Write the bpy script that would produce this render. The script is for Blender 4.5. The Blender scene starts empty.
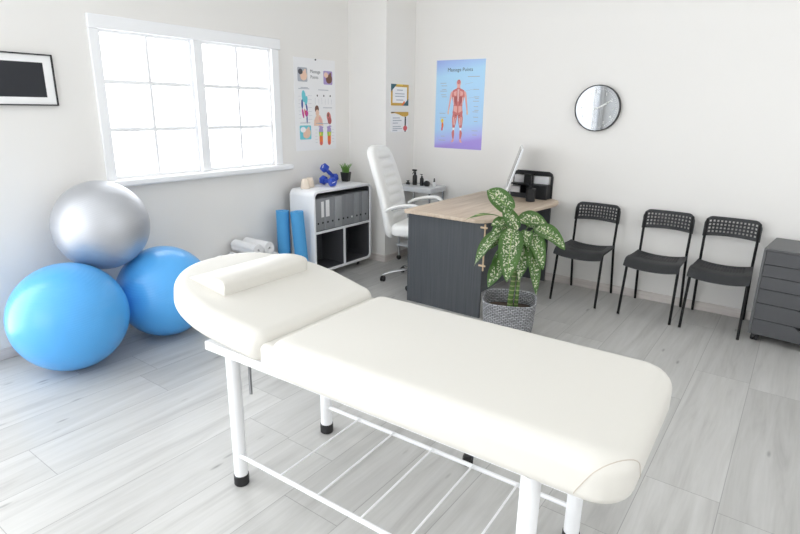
import bpy, bmesh, math, random
from mathutils import Vector, Matrix
PI = math.pi
random.seed(7)
COL = bpy.context.scene.collection

# ------------------------------------------------------------------ helpers
def V(*a): return Vector(a)
def T(x=0, y=0, z=0): return Matrix.Translation((x, y, z))
def RX(d): return Matrix.Rotation(math.radians(d), 4, 'X')
def RY(d): return Matrix.Rotation(math.radians(d), 4, 'Y')
def RZ(d): return Matrix.Rotation(math.radians(d), 4, 'Z')

def lin(c):
    out = []
    for v in c:
        v /= 255.0
        out.append(v / 12.92 if v <= 0.04045 else ((v + 0.055) / 1.055) ** 2.4)
    return (*out, 1.0)

class MB:
    """collects shapes and links them as ONE mesh object"""
    def __init__(self):
        self.bm = bmesh.new()
        self.mi = 0
    def _merge(self, b, M=None):
        if M is not None: b.transform(M)
        for f in b.faces: f.material_index = self.mi
        me = bpy.data.meshes.new('tmp'); b.to_mesh(me); b.free()
        self.bm.from_mesh(me); bpy.data.meshes.remove(me)
        return self
    def box(self, x0, x1, y0, y1, z0, z1, bev=0, seg=2, M=None):
        b = bmesh.new()
        bmesh.ops.create_cube(b, size=1)
        b.transform(T((x0+x1)/2, (y0+y1)/2, (z0+z1)/2) @ Matrix.Diagonal((abs(x1-x0), abs(y1-y0), abs(z1-z0), 1)))
        if bev: bmesh.ops.bevel(b, geom=list(b.edges), offset=bev, segments=seg, profile=.5, affect='EDGES', clamp_overlap=True)
        return self._merge(b, M)
    def tube(self, pts, r, n=10, M=None, closed=False, flat=1.0, up=None):
        b = bmesh.new()
        P = [Vector(p) for p in pts]; N = len(P)
        rs = r if isinstance(r, (list, tuple)) else [r]*N
        rings = []; ref = None
        for i, p in enumerate(P):
            if closed: t = (P[(i+1) % N] - P[i-1])
            else: t = P[min(i+1, N-1)] - P[max(i-1, 0)]
            t.normalize()
            if ref is None:
                ref = Vector(up) if up else (Vector((0,0,1)) if abs(t.z) < .9 else Vector((1,0,0)))
            s = t.cross(ref); s.normalize(); u = s.cross(t); u.normalize(); 
            if not up: ref = u
            rings.append([b.verts.new(p + s*math.cos(a)*rs[i] + u*math.sin(a)*rs[i]*flat) for a in [2*PI*k/n for k in range(n)]])
        M2 = N if closed else N-1
        for i in range(M2):
            A, B = rings[i], rings[(i+1) % N]
            for k in range(n):
                b.faces.new((A[k], A[(k+1) % n], B[(k+1) % n], B[k]))
        if not closed:
            b.faces.new(list(reversed(rings[0]))); b.faces.new(rings[-1])
        bmesh.ops.recalc_face_normals(b, faces=b.faces)
        return self._merge(b, M)
    def cyl(self, p0, p1, r0, r1=None, n=20, M=None):
        return self.tube([p0, p1], [r0, r0 if r1 is None else r1], n, M)
    def lathe(self, prof, n=28, M=None, sq=None):
        b = bmesh.new(); rings = []
        for r, z in prof:
            if r < 1e-6: rings.append([b.verts.new((0, 0, z))]); continue
            ring = []
            for k in range(n):
                a = 2*PI*k/n; c, s = math.cos(a), math.sin(a)
                q = 1.0
                if sq: q = (abs(c)**sq + abs(s)**sq) ** (-1/sq)
                ring.append(b.verts.new((r*c*q, r*s*q, z)))
            rings.append(ring)
        for A, B in zip(rings, rings[1:]):
            for k in range(n):
                if len(A) == 1 and len(B) == 1: continue
                if len(A) == 1: b.faces.new((A[0], B[(k+1) % n], B[k]))
                elif len(B) == 1: b.faces.new((A[k], A[(k+1) % n], B[0]))
                else: b.faces.new((A[k], A[(k+1) % n], B[(k+1) % n], B[k]))
        if len(rings[0]) > 1: b.faces.new(list(reversed(rings[0])))
        if len(rings[-1]) > 1: b.faces.new(rings[-1])
        bmesh.ops.recalc_face_normals(b, faces=b.faces)
        return self._merge(b, M)
    def sphere(self, c, r, n=48, M=None, sc=(1, 1, 1)):
        b = bmesh.new()
        bmesh.ops.create_uvsphere(b, u_segments=n, v_segments=max(8, n//2), radius=r)
        b.transform(T(*c) @ Matrix.Diagonal((*sc, 1)))
        return self._merge(b, M)
    def prism(self, poly, h0, h1, M=None):
        """2-D polygon in local xy extruded from z=h0 to h1"""
        b = bmesh.new()
        lo = [b.verts.new((x, y, h0)) for x, y in poly]; hi = [b.verts.new((x, y, h1)) for x, y in poly]
        n = len(poly)
        b.faces.new(list(reversed(lo))); b.faces.new(hi)
        for i in range(n): b.faces.new((lo[i], lo[(i+1) % n], hi[(i+1) % n], hi[i]))
        bmesh.ops.recalc_face_normals(b, faces=b.faces)
        return self._merge(b, M)
    def loft(self, rings, M=None, closed_ring=True, caps=True):
        b = bmesh.new()
        R = [[b.verts.new(p) for p in ring] for ring in rings]; n = len(R[0])
        for A, B in zip(R, R[1:]):
            for k in range(n if closed_ring else n-1):
                b.faces.new((A[k], A[(k+1) % n], B[(k+1) % n], B[k]))
        if caps and closed_ring:
            b.faces.new(list(reversed(R[0]))); b.faces.new(R[-1])
        bmesh.ops.recalc_face_normals(b, faces=b.faces)
        return self._merge(b, M)
    def slab(self, outline, z0, z1, rt, rb, seg=6, M=None, crown=0.0):
        """rounded cushion: CCW outline in xy, rounded upper and lower rims"""
        n = len(outline); P = [Vector((*p, 0)) for p in outline]; nor = []
        for i in range(n):
            d = (P[(i+1) % n] - P[i-1]); d.normalize(); nor.append(Vector((d.y, -d.x, 0)))
        rings = []
        for k in range(seg+1):
            a = PI/2*k/seg
            rings.append([p - q*(rb*(1-math.sin(a))) + Vector((0, 0, z0 + rb*(1-math.cos(a)))) for p, q in zip(P, nor)])
        for k in range(seg+1):
            a = PI/2*k/seg
            rings.append([p - q*(rt*(1-math.cos(a))) + Vector((0, 0, z1 - rt*(1-math.sin(a)))) for p, q in zip(P, nor)])
        if crown:
            c = sum(P, Vector())/n
            last = rings[-1]
            for s, h in ((.7, .6), (.35, .92)):
                rings.append([Vector((c.x+(p.x-c.x)*s, c.y+(p.y-c.y)*s, z1+crown*h)) for p in last])
        return self.loft(rings, M)
    def panel(self, us, vs, keep, fn, th):
        """grid of cells with holes, bent through fn(u,v), given a thickness"""
        b = bmesh.new()
        W = {(i, j): b.verts.new(fn(u, v)) for i, u in enumerate(us) for j, v in enumerate(vs)}
        for i in range(len(us)-1):
            for j in range(len(vs)-1):
                if keep(i, j): b.faces.new((W[i, j], W[i+1, j], W[i+1, j+1], W[i, j+1]))
        bmesh.ops.delete(b, geom=[v for v in b.verts if not v.link_faces], context='VERTS')
        bmesh.ops.recalc_face_normals(b, faces=b.faces)
        bmesh.ops.solidify(b, geom=list(b.faces), thickness=th)
        bmesh.ops.recalc_face_normals(b, faces=b.faces)
        return self._merge(b)
    def text(self, body, size, M, depth=.0004, align='CENTER'):
        c = bpy.data.curves.new('t', 'FONT'); c.body = body; c.size = size; c.extrude = depth; c.align_x = align
        c.resolution_u = 3
        o = bpy.data.objects.new('t', c); COL.objects.link(o)
        dg = bpy.context.evaluated_depsgraph_get()
        me = bpy.data.meshes.new_from_object(o.evaluated_get(dg))
        b = bmesh.new(); b.from_mesh(me)
        bpy.data.objects.remove(o); bpy.data.curves.remove(c); bpy.data.meshes.remove(me)
        return self._merge(b, M)
    def build(self, name, mats, parent=None, angle=38, M=None, loc=None):
        me = bpy.data.meshes.new(name)
        if M is not None: self.bm.transform(M)
        if loc is not None: self.bm.transform(T(*[-v for v in loc]))
        self.bm.to_mesh(me); self.bm.free()
        for m in (mats if isinstance(mats, (list, tuple)) else [mats]): me.materials.append(m)
        me.polygons.foreach_set('use_smooth', [True]*len(me.polygons))
        me.set_sharp_from_angle(angle=math.radians(angle))
        o = bpy.data.objects.new(name, me); COL.objects.link(o)
        if parent is not None: o.parent = parent
        elif loc is not None: o.location = loc
        return o

def tag(o, label=None, cat=None, group=None, kind=None):
    if label: o['label'] = label
    if cat: o['category'] = cat
    if group: o['group'] = group
    if kind: o['kind'] = kind
    return o
def thing(name, label, cat, loc=(0, 0, 0), rz=0, group=None):
    o = bpy.data.objects.new(name, None); COL.objects.link(o)
    o.location = loc; o.rotation_euler = (0, 0, math.radians(rz)); o.empty_display_size = .1
    return tag(o, label, cat, group)
def struct(o): o['kind'] = 'structure'; return o
def dup(root, loc, rz=None, label=None):
    r = root.copy(); COL.objects.link(r); r.location = loc
    if rz is not None: r.rotation_euler = (0, 0, math.radians(rz))
    if label: r['label'] = label
    for ch in list(root.children):
        c = ch.copy(); COL.objects.link(c); c.parent = r
        for g in list(ch.children):
            d = g.copy(); COL.objects.link(d); d.parent = c
    return r
def rrect(x0, x1, y0, y1, r, seg=8):
    """CCW rounded rectangle; r one radius or four (x0y0, x1y0, x1y1, x0y1)"""
    rs = r if isinstance(r, (list, tuple)) else [r]*4
    out = []
    for (cx, cy, a0), q in zip(((x0, y0, 180), (x1, y0, 270), (x1, y1, 0), (x0, y1, 90)), rs):
        ox = cx + (q if cx == x0 else -q); oy = cy + (q if cy == y0 else -q)
        for k in range(seg+1):
            a = math.radians(a0 + 90*k/seg); out.append((ox + q*math.cos(a), oy + q*math.sin(a)))
    return out
def bez(p0, p1, p2, n):
    p0, p1, p2 = map(Vector, (p0, p1, p2))
    return [p0*(1-t)**2 + p1*2*t*(1-t) + p2*t*t for t in [k/n for k in range(n+1)]]

# ------------------------------------------------------------------ materials
def nodes(m): return m.node_tree.nodes, m.node_tree.links
def mat(name, rgb, rough=.5, metal=0, spec=.5, bump=None, coat=0):
    m = bpy.data.materials.new(name); m.use_nodes = True
    N, L = nodes(m); b = N['Principled BSDF']
    b.inputs['Base Color'].default_value = lin(rgb); b.inputs['Roughness'].default_value = rough
    b.inputs['Metallic'].default_value = metal; b.inputs['Specular IOR Level'].default_value = spec
    b.inputs['Coat Weight'].default_value = coat; b.inputs['Coat Roughness'].default_value = .15
    if bump:
        sc, st, dist = bump
        tc = N.new('ShaderNodeTexCoord'); nz = N.new('ShaderNodeTexNoise'); nz.inputs['Scale'].default_value = sc
        nz.inputs['Detail'].default_value = 4
        bp = N.new('ShaderNodeBump'); bp.inputs['Strength'].default_value = st; bp.inputs['Distance'].default_value = dist
        L.new(tc.outputs['Object'], nz.inputs['Vector']); L.new(nz.outputs['Fac'], bp.inputs['Height']); L.new(bp.outputs['Normal'], b.inputs['Normal'])
    return m
def mathn(N, L, op, a, b=None):
    n = N.new('ShaderNodeMath'); n.operation = op
    for i, v in enumerate((a, b)):
        if v is None: continue
        if isinstance(v, (int, float)): n.inputs[i].default_value = v
        else: L.new(v, n.inputs[i])
    return n.outputs[0]
def grain_mat(name, c0, c1, stretch, rough=.5, scale=1.0, spec=.4):
    """wood: stretched noise between two tints; stretch = per-axis frequency"""
    m = mat(name, c0, rough, spec=spec); N, L = nodes(m); b = N['Principled BSDF']
    tc = N.new('ShaderNodeTexCoord'); mp = N.new('ShaderNodeMapping'); mp.inputs['Scale'].default_value = stretch
    nz = N.new('ShaderNodeTexNoise'); nz.inputs['Scale'].default_value = scale; nz.inputs['Detail'].default_value = 6; nz.inputs['Roughness'].default_value = .6
    rp = N.new('ShaderNodeValToRGB'); rp.color_ramp.elements[0].position = .3; rp.color_ramp.elements[1].position = .7
    rp.color_ramp.elements[0].color = lin(c0); rp.color_ramp.elements[1].color = lin(c1)
    L.new(tc.outputs['Object'], mp.inputs['Vector']); L.new(mp.outputs[0], nz.inputs['Vector']); L.new(nz.outputs['Fac'], rp.inputs[0]); L.new(rp.outputs[0], b.inputs['Base Color'])
    return m
def floor_mat():
    m = mat('floor_laminate', (200, 200, 200), .34, spec=.5); N, L = nodes(m); b = N['Principled BSDF']
    tc = N.new('ShaderNodeTexCoord'); sx = N.new('ShaderNodeSeparateXYZ'); L.new(tc.outputs['Object'], sx.inputs[0])
    W, LEN = .298, 1.32
    u = mathn(N, L, 'DIVIDE', mathn(N, L, 'ADD', sx.outputs[0], .043), W)
    row = mathn(N, L, 'FLOOR', u); fu = mathn(N, L, 'FRACT', u)
    w1 = N.new('ShaderNodeTexWhiteNoise'); w1.noise_dimensions = '1D'; L.new(row, w1.inputs['W'])
    v = mathn(N, L, 'ADD', mathn(N, L, 'DIVIDE', sx.outputs[1], LEN), mathn(N, L, 'MULTIPLY', w1.outputs['Value'], 7.3))
    pl = mathn(N, L, 'FLOOR', v); fv = mathn(N, L, 'FRACT', v)
    cb = N.new('ShaderNodeCombineXYZ'); L.new(row, cb.inputs[0]); L.new(pl, cb.inputs[1])
    w2 = N.new('ShaderNodeTexWhiteNoise'); w2.noise_dimensions = '2D'; L.new(cb.outputs[0], w2.inputs['Vector'])
    # grain coordinates, shifted per plank
    gx = mathn(N, L, 'MULTIPLY', sx.outputs[0], 16); gy = mathn(N, L, 'ADD', mathn(N, L, 'MULTIPLY', sx.outputs[1], 1.1), mathn(N, L, 'MULTIPLY', w2.outputs['Value'], 37))
    gv = N.new('ShaderNodeCombineXYZ'); L.new(gx, gv.inputs[0]); L.new(gy, gv.inputs[1]); L.new(mathn(N, L, 'MULTIPLY', w2.outputs['Value'], 11), gv.inputs[2])
    nz = N.new('ShaderNodeTexNoise'); nz.inputs['Scale'].default_value = 1.0; nz.inputs['Detail'].default_value = 7; nz.inputs['Roughness'].default_value = .62; nz.inputs['Distortion'].default_value = .6
    L.new(gv.outputs[0], nz.inputs['Vector'])
    n2 = N.new('ShaderNodeTexNoise'); n2.inputs['Scale'].default_value = 6.0; n2.inputs['Detail'].default_value = 3; L.new(gv.outputs[0], n2.inputs['Vector'])
    rp = N.new('ShaderNodeValToRGB'); cr = rp.color_ramp
    cr.elements[0].position = .25; cr.elements[0].color = lin((178, 176, 174)); cr.elements[1].position = .72; cr.elements[1].color = lin((212, 211, 209))
    e = cr.elements.new(.45); e.color = lin((198, 197, 194))
    L.new(nz.outputs['Fac'], rp.inputs[0])
    mx = N.new('ShaderNodeMix'); mx.data_type = 'RGBA'; mx.blend_type = 'MULTIPLY'; mx.inputs['Factor'].default_value = 1
    tone = mathn(N, L, 'ADD', .80, mathn(N, L, 'MULTIPLY', w2.outputs['Value'], .12))
    tone = mathn(N, L, 'MULTIPLY', tone, mathn(N, L, 'ADD', .94, mathn(N, L, 'MULTIPLY', n2.outputs['Fac'], .12)))
    # knots: sparse dark ovals
    kv = N.new('ShaderNodeCombineXYZ'); L.new(mathn(N, L, 'MULTIPLY', sx.outputs[0], 7.5), kv.inputs[0]); L.new(mathn(N, L, 'MULTIPLY', sx.outputs[1], 2.0), kv.inputs[1])
    vo = N.new('ShaderNodeTexVoronoi'); vo.inputs['Scale'].default_value = 1.0; L.new(kv.outputs[0], vo.inputs['Vector'])
    kn = N.new('ShaderNodeMapRange'); kn.inputs['From Min'].default_value = .02; kn.inputs['From Max'].default_value = .085; kn.inputs['To Min'].default_value = .50; kn.inputs['To Max'].default_value = 1
    L.new(vo.outputs['Distance'], kn.inputs['Value'])
    tone = mathn(N, L, 'MULTIPLY', tone, kn.outputs[0])
    # seams
    eu = mathn(N, L, 'MINIMUM', fu, mathn(N, L, 'SUBTRACT', 1, fu)); ev = mathn(N, L, 'MINIMUM', fv, mathn(N, L, 'SUBTRACT', 1, fv))
    su = mathn(N, L, 'LESS_THAN', eu, .0055); sv = mathn(N, L, 'LESS_THAN', ev, .0012)
    sm = mathn(N, L, 'MAXIMUM', su, sv)
    tone = mathn(N, L, 'MULTIPLY', tone, mathn(N, L, 'SUBTRACT', 1, mathn(N, L, 'MULTIPLY', sm, .38)))
    cc = N.new('ShaderNodeCombineColor'); [L.new(tone, cc.inputs[i]) for i in range(3)]
    L.new(rp.outputs[0], mx.inputs['A']); L.new(cc.outputs[0], mx.inputs['B']); L.new(mx.outputs['Result'], b.inputs['Base Color'])
    bp = N.new('ShaderNodeBump'); bp.inputs['Strength'].default_value = .25; bp.inputs['Distance'].default_value = .002
    L.new(nz.outputs['Fac'], bp.inputs['Height']); L.new(bp.outputs['Normal'], b.inputs['Normal'])
    return m
def ball_mat(name, rgb, rough, metal, tint, coat=0):
    """rubber with fine concentric moulding rings"""
    m = mat(name, rgb, rough, metal, coat=coat); N, L = nodes(m); b = N['Principled BSDF']
    tc = N.new('ShaderNodeTexCoord'); wv = N.new('ShaderNodeTexWave'); wv.bands_direction = 'Z'; wv.inputs['Scale'].default_value = 26; wv.inputs['Distortion'].default_value = .3
    bp = N.new('ShaderNodeBump'); bp.inputs['Strength'].default_value = .12; bp.inputs['Distance'].default_value = .004
    L.new(tc.outputs['Object'], wv.inputs['Vector']); L.new(wv.outputs['Fac'], bp.inputs['Height']); L.new(bp.outputs['Normal'], b.inputs['Normal'])
    return m
def leaf_mat():
    m = mat('variegated_leaf', (70, 130, 50), .38, spec=.5); N, L = nodes(m); b = N['Principled BSDF']
    uv = N.new('ShaderNodeUVMap'); sp = N.new('ShaderNodeSeparateXYZ'); L.new(uv.outputs[0], sp.inputs[0])
    tc = N.new('ShaderNodeTexCoord')
    nz = N.new('ShaderNodeTexNoise'); nz.inputs['Scale'].default_value = 85; nz.inputs['Detail'].default_value = 2.5; L.new(tc.outputs['Object'], nz.inputs['Vector'])
    n2 = N.new('ShaderNodeTexNoise'); n2.inputs['Scale'].default_value = 9; L.new(tc.outputs['Object'], n2.inputs['Vector'])
    d = mathn(N, L, 'ABSOLUTE', mathn(N, L, 'SUBTRACT', sp.outputs[0], .5))         # 0 at the midrib, .5 at the rim
    fade = N.new('ShaderNodeMapRange'); fade.inputs['From Min'].default_value = .25; fade.inputs['From Max'].default_value = .47; fade.inputs['To Min'].default_value = .0; fade.inputs['To Max'].default_value = .24
    L.new(d, fade.inputs['Value'])
    val = mathn(N, L, 'SUBTRACT', nz.outputs['Fac'], fade.outputs[0])
    st = N.new('ShaderNodeMapRange'); st.inputs['From Min'].default_value = .51; st.inputs['From Max'].default_value = .57; L.new(val, st.inputs['Value'])
    g = N.new('ShaderNodeMix'); g.data_type = 'RGBA'; g.inputs['A'].default_value = lin((68, 110, 56)); g.inputs['B'].default_value = lin((120, 160, 88)); L.new(n2.outputs['Fac'], g.inputs['Factor'])
    c = N.new('ShaderNodeMix'); c.data_type = 'RGBA'; c.inputs['B'].default_value = lin((236, 238, 214)); L.new(st.outputs[0], c.inputs['Factor']); L.new(g.outputs['Result'], c.inputs['A'])
    rib = mathn(N, L, 'LESS_THAN', d, .02)
    c2 = N.new('ShaderNodeMix'); c2.data_type = 'RGBA'; c2.inputs['B'].default_value = lin((150, 185, 105)); L.new(rib, c2.inputs['Factor']); L.new(c.outputs['Result'], c2.inputs['A'])
    L.new(c2.outputs['Result'], b.inputs['Base Color'])
    return m
def weave_mat():
    m = mat('grey_woven_cord', (150, 151, 153), .8); N, L = nodes(m); b = N['Principled BSDF']
    uv = N.new('ShaderNodeTexCoord'); sp = N.new('ShaderNodeSeparateXYZ'); L.new(uv.outputs['Object'], sp.inputs[0])
    an = mathn(N, L, 'MULTIPLY', mathn(N, L, 'ARCTAN2', sp.outputs[1], sp.outputs[0]), 1/(2*PI))
    br = N.new('ShaderNodeTexBrick'); cv = N.new('ShaderNodeCombineXYZ'); L.new(mathn(N, L, 'MULTIPLY', an, 1.05), cv.inputs[0]); L.new(sp.outputs[2], cv.inputs[1]); L.new(cv.outputs[0], br.inputs['Vector'])
    br.inputs['Scale'].default_value = 1; br.inputs['Brick Width'].default_value = .026; br.inputs['Row Height'].default_value = .0125; br.inputs['Mortar Size'].default_value = .0022; br.inputs['Mortar Smooth'].default_value = .6
    br.inputs['Color1'].default_value = lin((176, 177, 180)); br.inputs['Color2'].default_value = lin((142, 143, 146)); br.inputs['Mortar'].default_value = lin((62, 62, 64))
    L.new(br.outputs['Color'], b.inputs['Base Color'])
    bp = N.new('ShaderNodeBump'); bp.inputs['Strength'].default_value = .8; bp.inputs['Distance'].default_value = .006; bp.invert = True
    L.new(br.outputs['Fac'], bp.inputs['Height']); L.new(bp.outputs['Normal'], b.inputs['Normal'])
    return m
def glass_mat():
    m = bpy.data.materials.new('window_glass'); m.use_nodes = True; N, L = nodes(m); N.clear()
    o = N.new('ShaderNodeOutputMaterial'); tr = N.new('ShaderNodeBsdfTransparent'); gl = N.new('ShaderNodeBsdfGlossy'); gl.inputs['Roughness'].default_value = .02
    fr = N.new('ShaderNodeFresnel'); fr.inputs['IOR'].default_value = 1.45; mx = N.new('ShaderNodeMixShader')
    ge = N.new('ShaderNodeNewGeometry'); L.new(mathn(N, L, 'MULTIPLY', fr.outputs[0], mathn(N, L, 'SUBTRACT', 1, ge.outputs['Backfacing'])), mx.inputs[0]); L.new(tr.outputs[0], mx.inputs[1]); L.new(gl.outputs[0], mx.inputs[2]); L.new(mx.outputs[0], o.inputs[0])
    return m
def gradient_paper():
    """printed ground of the blue anatomy chart: lilac rim at head and foot"""
    m = mat('blue_chart_paper', (170, 214, 248), .45); N, L = nodes(m); b = N['Principled BSDF']
    tc = N.new('ShaderNodeTexCoord'); sp = N.new('ShaderNodeSeparateXYZ'); L.new(tc.outputs['Object'], sp.inputs[0])
    k = mathn(N, L, 'ADD', mathn(N, L, 'DIVIDE', sp.outputs[2], .85), mathn(N, L, 'MULTIPLY', sp.outputs[0], -.22))
    rp = N.new('ShaderNodeValToRGB'); cr = rp.color_ramp
    cr.elements[0].position = .0; cr.elements[0].color = lin((168, 148, 226)); cr.elements[1].position = 1; cr.elements[1].color = lin((158, 176, 238))
    for p, c in ((.06, (176, 180, 240)), (.2, (172, 210, 246)), (.8, (178, 220, 250))): e = cr.elements.new(p); e.color = lin(c)
    L.new(k, rp.inputs[0]); L.new(rp.outputs[0], b.inputs['Base Color'])
    return m

M = dict(
    wall=mat('wall_paint', (235, 233, 230), .85, spec=.2, bump=(60, .05, .002)),
    ceiling=mat('ceiling_paint', (247, 247, 246), .9, spec=.2),
    floor=floor_mat(),
    skirt=grain_mat('skirting_wood', (206, 198, 194), (224, 218, 214), (3, 3, 60), .5),
    trim=mat('white_window_paint', (244, 245, 247), .35),
    glass=glass_mat(),
    leather=mat('cream_leatherette', (217, 214, 207), .42, spec=.4, bump=(260, .05, .001)),
    seam=mat('beige_seam', (196, 186, 174), .7),
    white_metal=mat('white_enamel', (240, 241, 243), .3),
    rubber=mat('black_rubber', (34, 34, 36), .6),
    black_metal=mat('black_steel', (14, 14, 15), .5, spec=.25),
    black_plastic=mat('black_plastic', (28, 28, 30), .4),
    grey_plastic=mat('dark_grey_plastic', (46, 47, 49), .5, spec=.35, bump=(400, .05, .0006)),
    blue_ball=ball_mat('blue_rubber', (84, 173, 241), .32, 0, None, coat=.3),
    silver_ball=ball_mat('silver_rubber', (196, 198, 203), .48, .72, None, coat=.12),
    blue_foam=mat('blue_foam', (78, 158, 214), .75, bump=(180, .15, .002)),
    towel=mat('white_terry', (240, 240, 241), .95, spec=.1, bump=(300, .5, .004)),
    shelf=mat('white_laminate', (236, 237, 239), .35),
    shelf_in=mat('anthracite_laminate', (74, 75, 79), .5),
    binder=mat('grey_binder_card', (140, 142, 145), .55, bump=(250, .08, .001)),
    binder2=mat('light_binder_card', (156, 158, 161), .55, bump=(250, .08, .001)),
    label=mat('white_label', (236, 236, 236), .6),
    dumb=mat('blue_vinyl', (34, 70, 178), .4),
    tape=mat('beige_cotton_tape', (232, 218, 202), .9),
    grass=mat('bright_grass_green', (104, 152, 62), .6),
    white_leather=mat('white_leather', (240, 240, 238), .42, bump=(220, .05, .001)),
    chrome=mat('chrome', (205, 207, 210), .12, 1),
    desk_dark=grain_mat('anthracite_wood', (68, 71, 75), (82, 85, 89), (90, 90, 2.2), .5),
    desk_top=grain_mat('light_oak', (186, 166, 146), (214, 198, 180), (26, 2.0, 20), .45),
    pale_wood=mat('pale_beech', (214, 190, 160), .5),
    alu=mat('white_aluminium', (220, 222, 225), .3, .3),
    screen=mat('black_screen', (14, 14, 16), .12),
    mesh_black=mat('black_wire_mesh', (36, 37, 40), .5, .3),
    paper=mat('white_paper', (238, 238, 240), .7),
    ink=mat('grey_ink', (120, 122, 130), .7),
    drawer=mat('grey_lacquer', (74, 75, 78), .45),
    drawer_top=mat('grey_lacquer_case', (88, 89, 91), .45),
    dark=mat('dark_void', (22, 22, 24), .8),
    soil=mat('dark_soil', (92, 80, 72), .95, bump=(60, .8, .01)),
    stem=None, leaf=leaf_mat(), weave=weave_mat(), bluechart=gradient_paper(),
    frosted=mat('frosted_grey_tray', (206, 208, 211), .2),
    clock_face=mat('mirror_grey_dial', (146, 149, 152), .03, .95),
    white_ink=mat('white_ink', (245, 245, 245), .5),
    board=mat('chalkboard_black', (56, 57, 61), .75, spec=.2),
    pin=mat('steel_pin', (90, 90, 94), .3, 1),
    cap_clear=mat('clear_bottle', (214, 216, 216), .15),
    bar_grey=mat('grey_lever', (128, 129, 131), .35, .6),
)
def stem_mat():
    m = mat('green_cane', (96, 130, 62), .5); N, L = nodes(m); b = N['Principled BSDF']
    tc = N.new('ShaderNodeTexCoord'); wv = N.new('ShaderNodeTexWave'); wv.bands_direction = 'Z'; wv.inputs['Scale'].default_value = 9; wv.inputs['Distortion'].default_value = 1.2
    rp = N.new('ShaderNodeValToRGB'); rp.color_ramp.elements[0].color = lin((156, 166, 118)); rp.color_ramp.elements[1].color = lin((84, 116, 56)); rp.color_ramp.elements[1].position = .3
    L.new(tc.outputs['Object'], wv.inputs['Vector']); L.new(wv.outputs['Fac'], rp.inputs[0]); L.new(rp.outputs[0], b.inputs['Base Color'])
    return m
M['stem'] = stem_mat()
INK = {k: mat('print_' + k, c, .6) for k, c in dict(red=(206, 122, 120), pink=(230, 172, 164), skin=(232, 198, 176), brown=(120, 84, 70), grey=(172, 176, 186), dark=(70, 72, 80),
       cyan=(110, 200, 214), navy=(60, 80, 150), magenta=(200, 70, 150), green=(150, 196, 80), lilac=(168, 150, 200), orange=(232, 120, 60), gold=(206, 164, 70), teal=(50, 92, 104),
       white=(244, 244, 246), black=(36, 36, 40), yellow=(236, 206, 90), rose=(214, 96, 104), deepred=(178, 96, 96)).items()}
INKK = list(INK); INKM = [INK[k] for k in INKK]

# ------------------------------------------------------------------ room shell
XL, YB, XR, YF, ZC = -3.91, 4.95, 2.7, -3.3, 3.0
TH = .2
m = MB(); m.box(XL-TH, XR+TH, YF-TH, YB+TH, -.15, 0); struct(m.build('floor', M['floor']))
m = MB(); m.box(XL-TH, XR+TH, YF-TH, YB+TH, ZC, ZC+.15); struct(m.build('ceiling', M['ceiling']))
def wall_with_holes(name, plane, a0, a1, holes):
    """plane ('x', inner, outer) or ('y', ...): boxes round each hole (b0,b1,z0,z1), holes sorted along the wall"""
    mb = MB(); ax, p0, p1 = plane
    def bx(b0, b1, z0, z1):
        if b1-b0 < 1e-4 or z1-z0 < 1e-4: return
        if ax == 'x': mb.box(min(p0, p1), max(p0, p1), b0, b1, z0, z1)
        else: mb.box(b0, b1, min(p0, p1), max(p0, p1), z0, z1)
    cur = a0
    for b0, b1, z0, z1 in holes:
        bx(cur, b0, 0, ZC); bx(b0, b1, 0, z0); bx(b0, b1, z1, ZC); cur = b1
    bx(cur, a1, 0, ZC)
    return struct(mb.build(name, M['wall']))
W1 = (1.968, 3.442, 1.06, 2.05)             # the window in view
WIN_L = (-3.2, .85, .06, 2.85)             # large window further along the same wall, out of the picture
WIN_F = (-3.3, .1, .35, 2.95)                # window in the wall behind the camera
wall_with_holes('wall_left', ('x', XL, XL-TH), YF, YB, [WIN_L, W1])
wall_with_holes('wall_back', ('y', YB, YB+TH), XL-TH, XR+TH, [])
WIN_FILL = (.6, 3.6, 1.0, 2.95)                # high unseen window added in the right wall to brighten the back corner
wall_with_holes('wall_right', ('x', XR, XR+TH), YF, YB, [WIN_FILL])
wall_with_holes('wall_front', ('y', YF, YF-TH), XL-TH, XR+TH, [WIN_F])
PX, PY = -3.43, 4.46
m = MB(); m.box(XL, PX, PY, YB, 0, ZC); struct(m.build('wall_corner', M['wall']))
def skirt(name, x0, x1, y0, y1):
    mb = MB(); mb.box(x0, x1, y0, y1, 0, .072, .003, 1); struct(mb.build(name, M['skirt']))
skirt('baseboard_left', XL, XL+.014, YF, PY-.001)
skirt('baseboard_corner', XL+.015, PX+.014, PY-.014, PY); skirt('baseboard_corner_side', PX, PX+.014, PY+.001, YB-.015)
skirt('baseboard_back', PX+.015, XR-.015, YB-.014, YB); skirt('baseboard_right', XR-.014, XR, YF+.015, YB); skirt('baseboard_front', XL+.015, XR-.015, YF, YF+.014)

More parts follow.
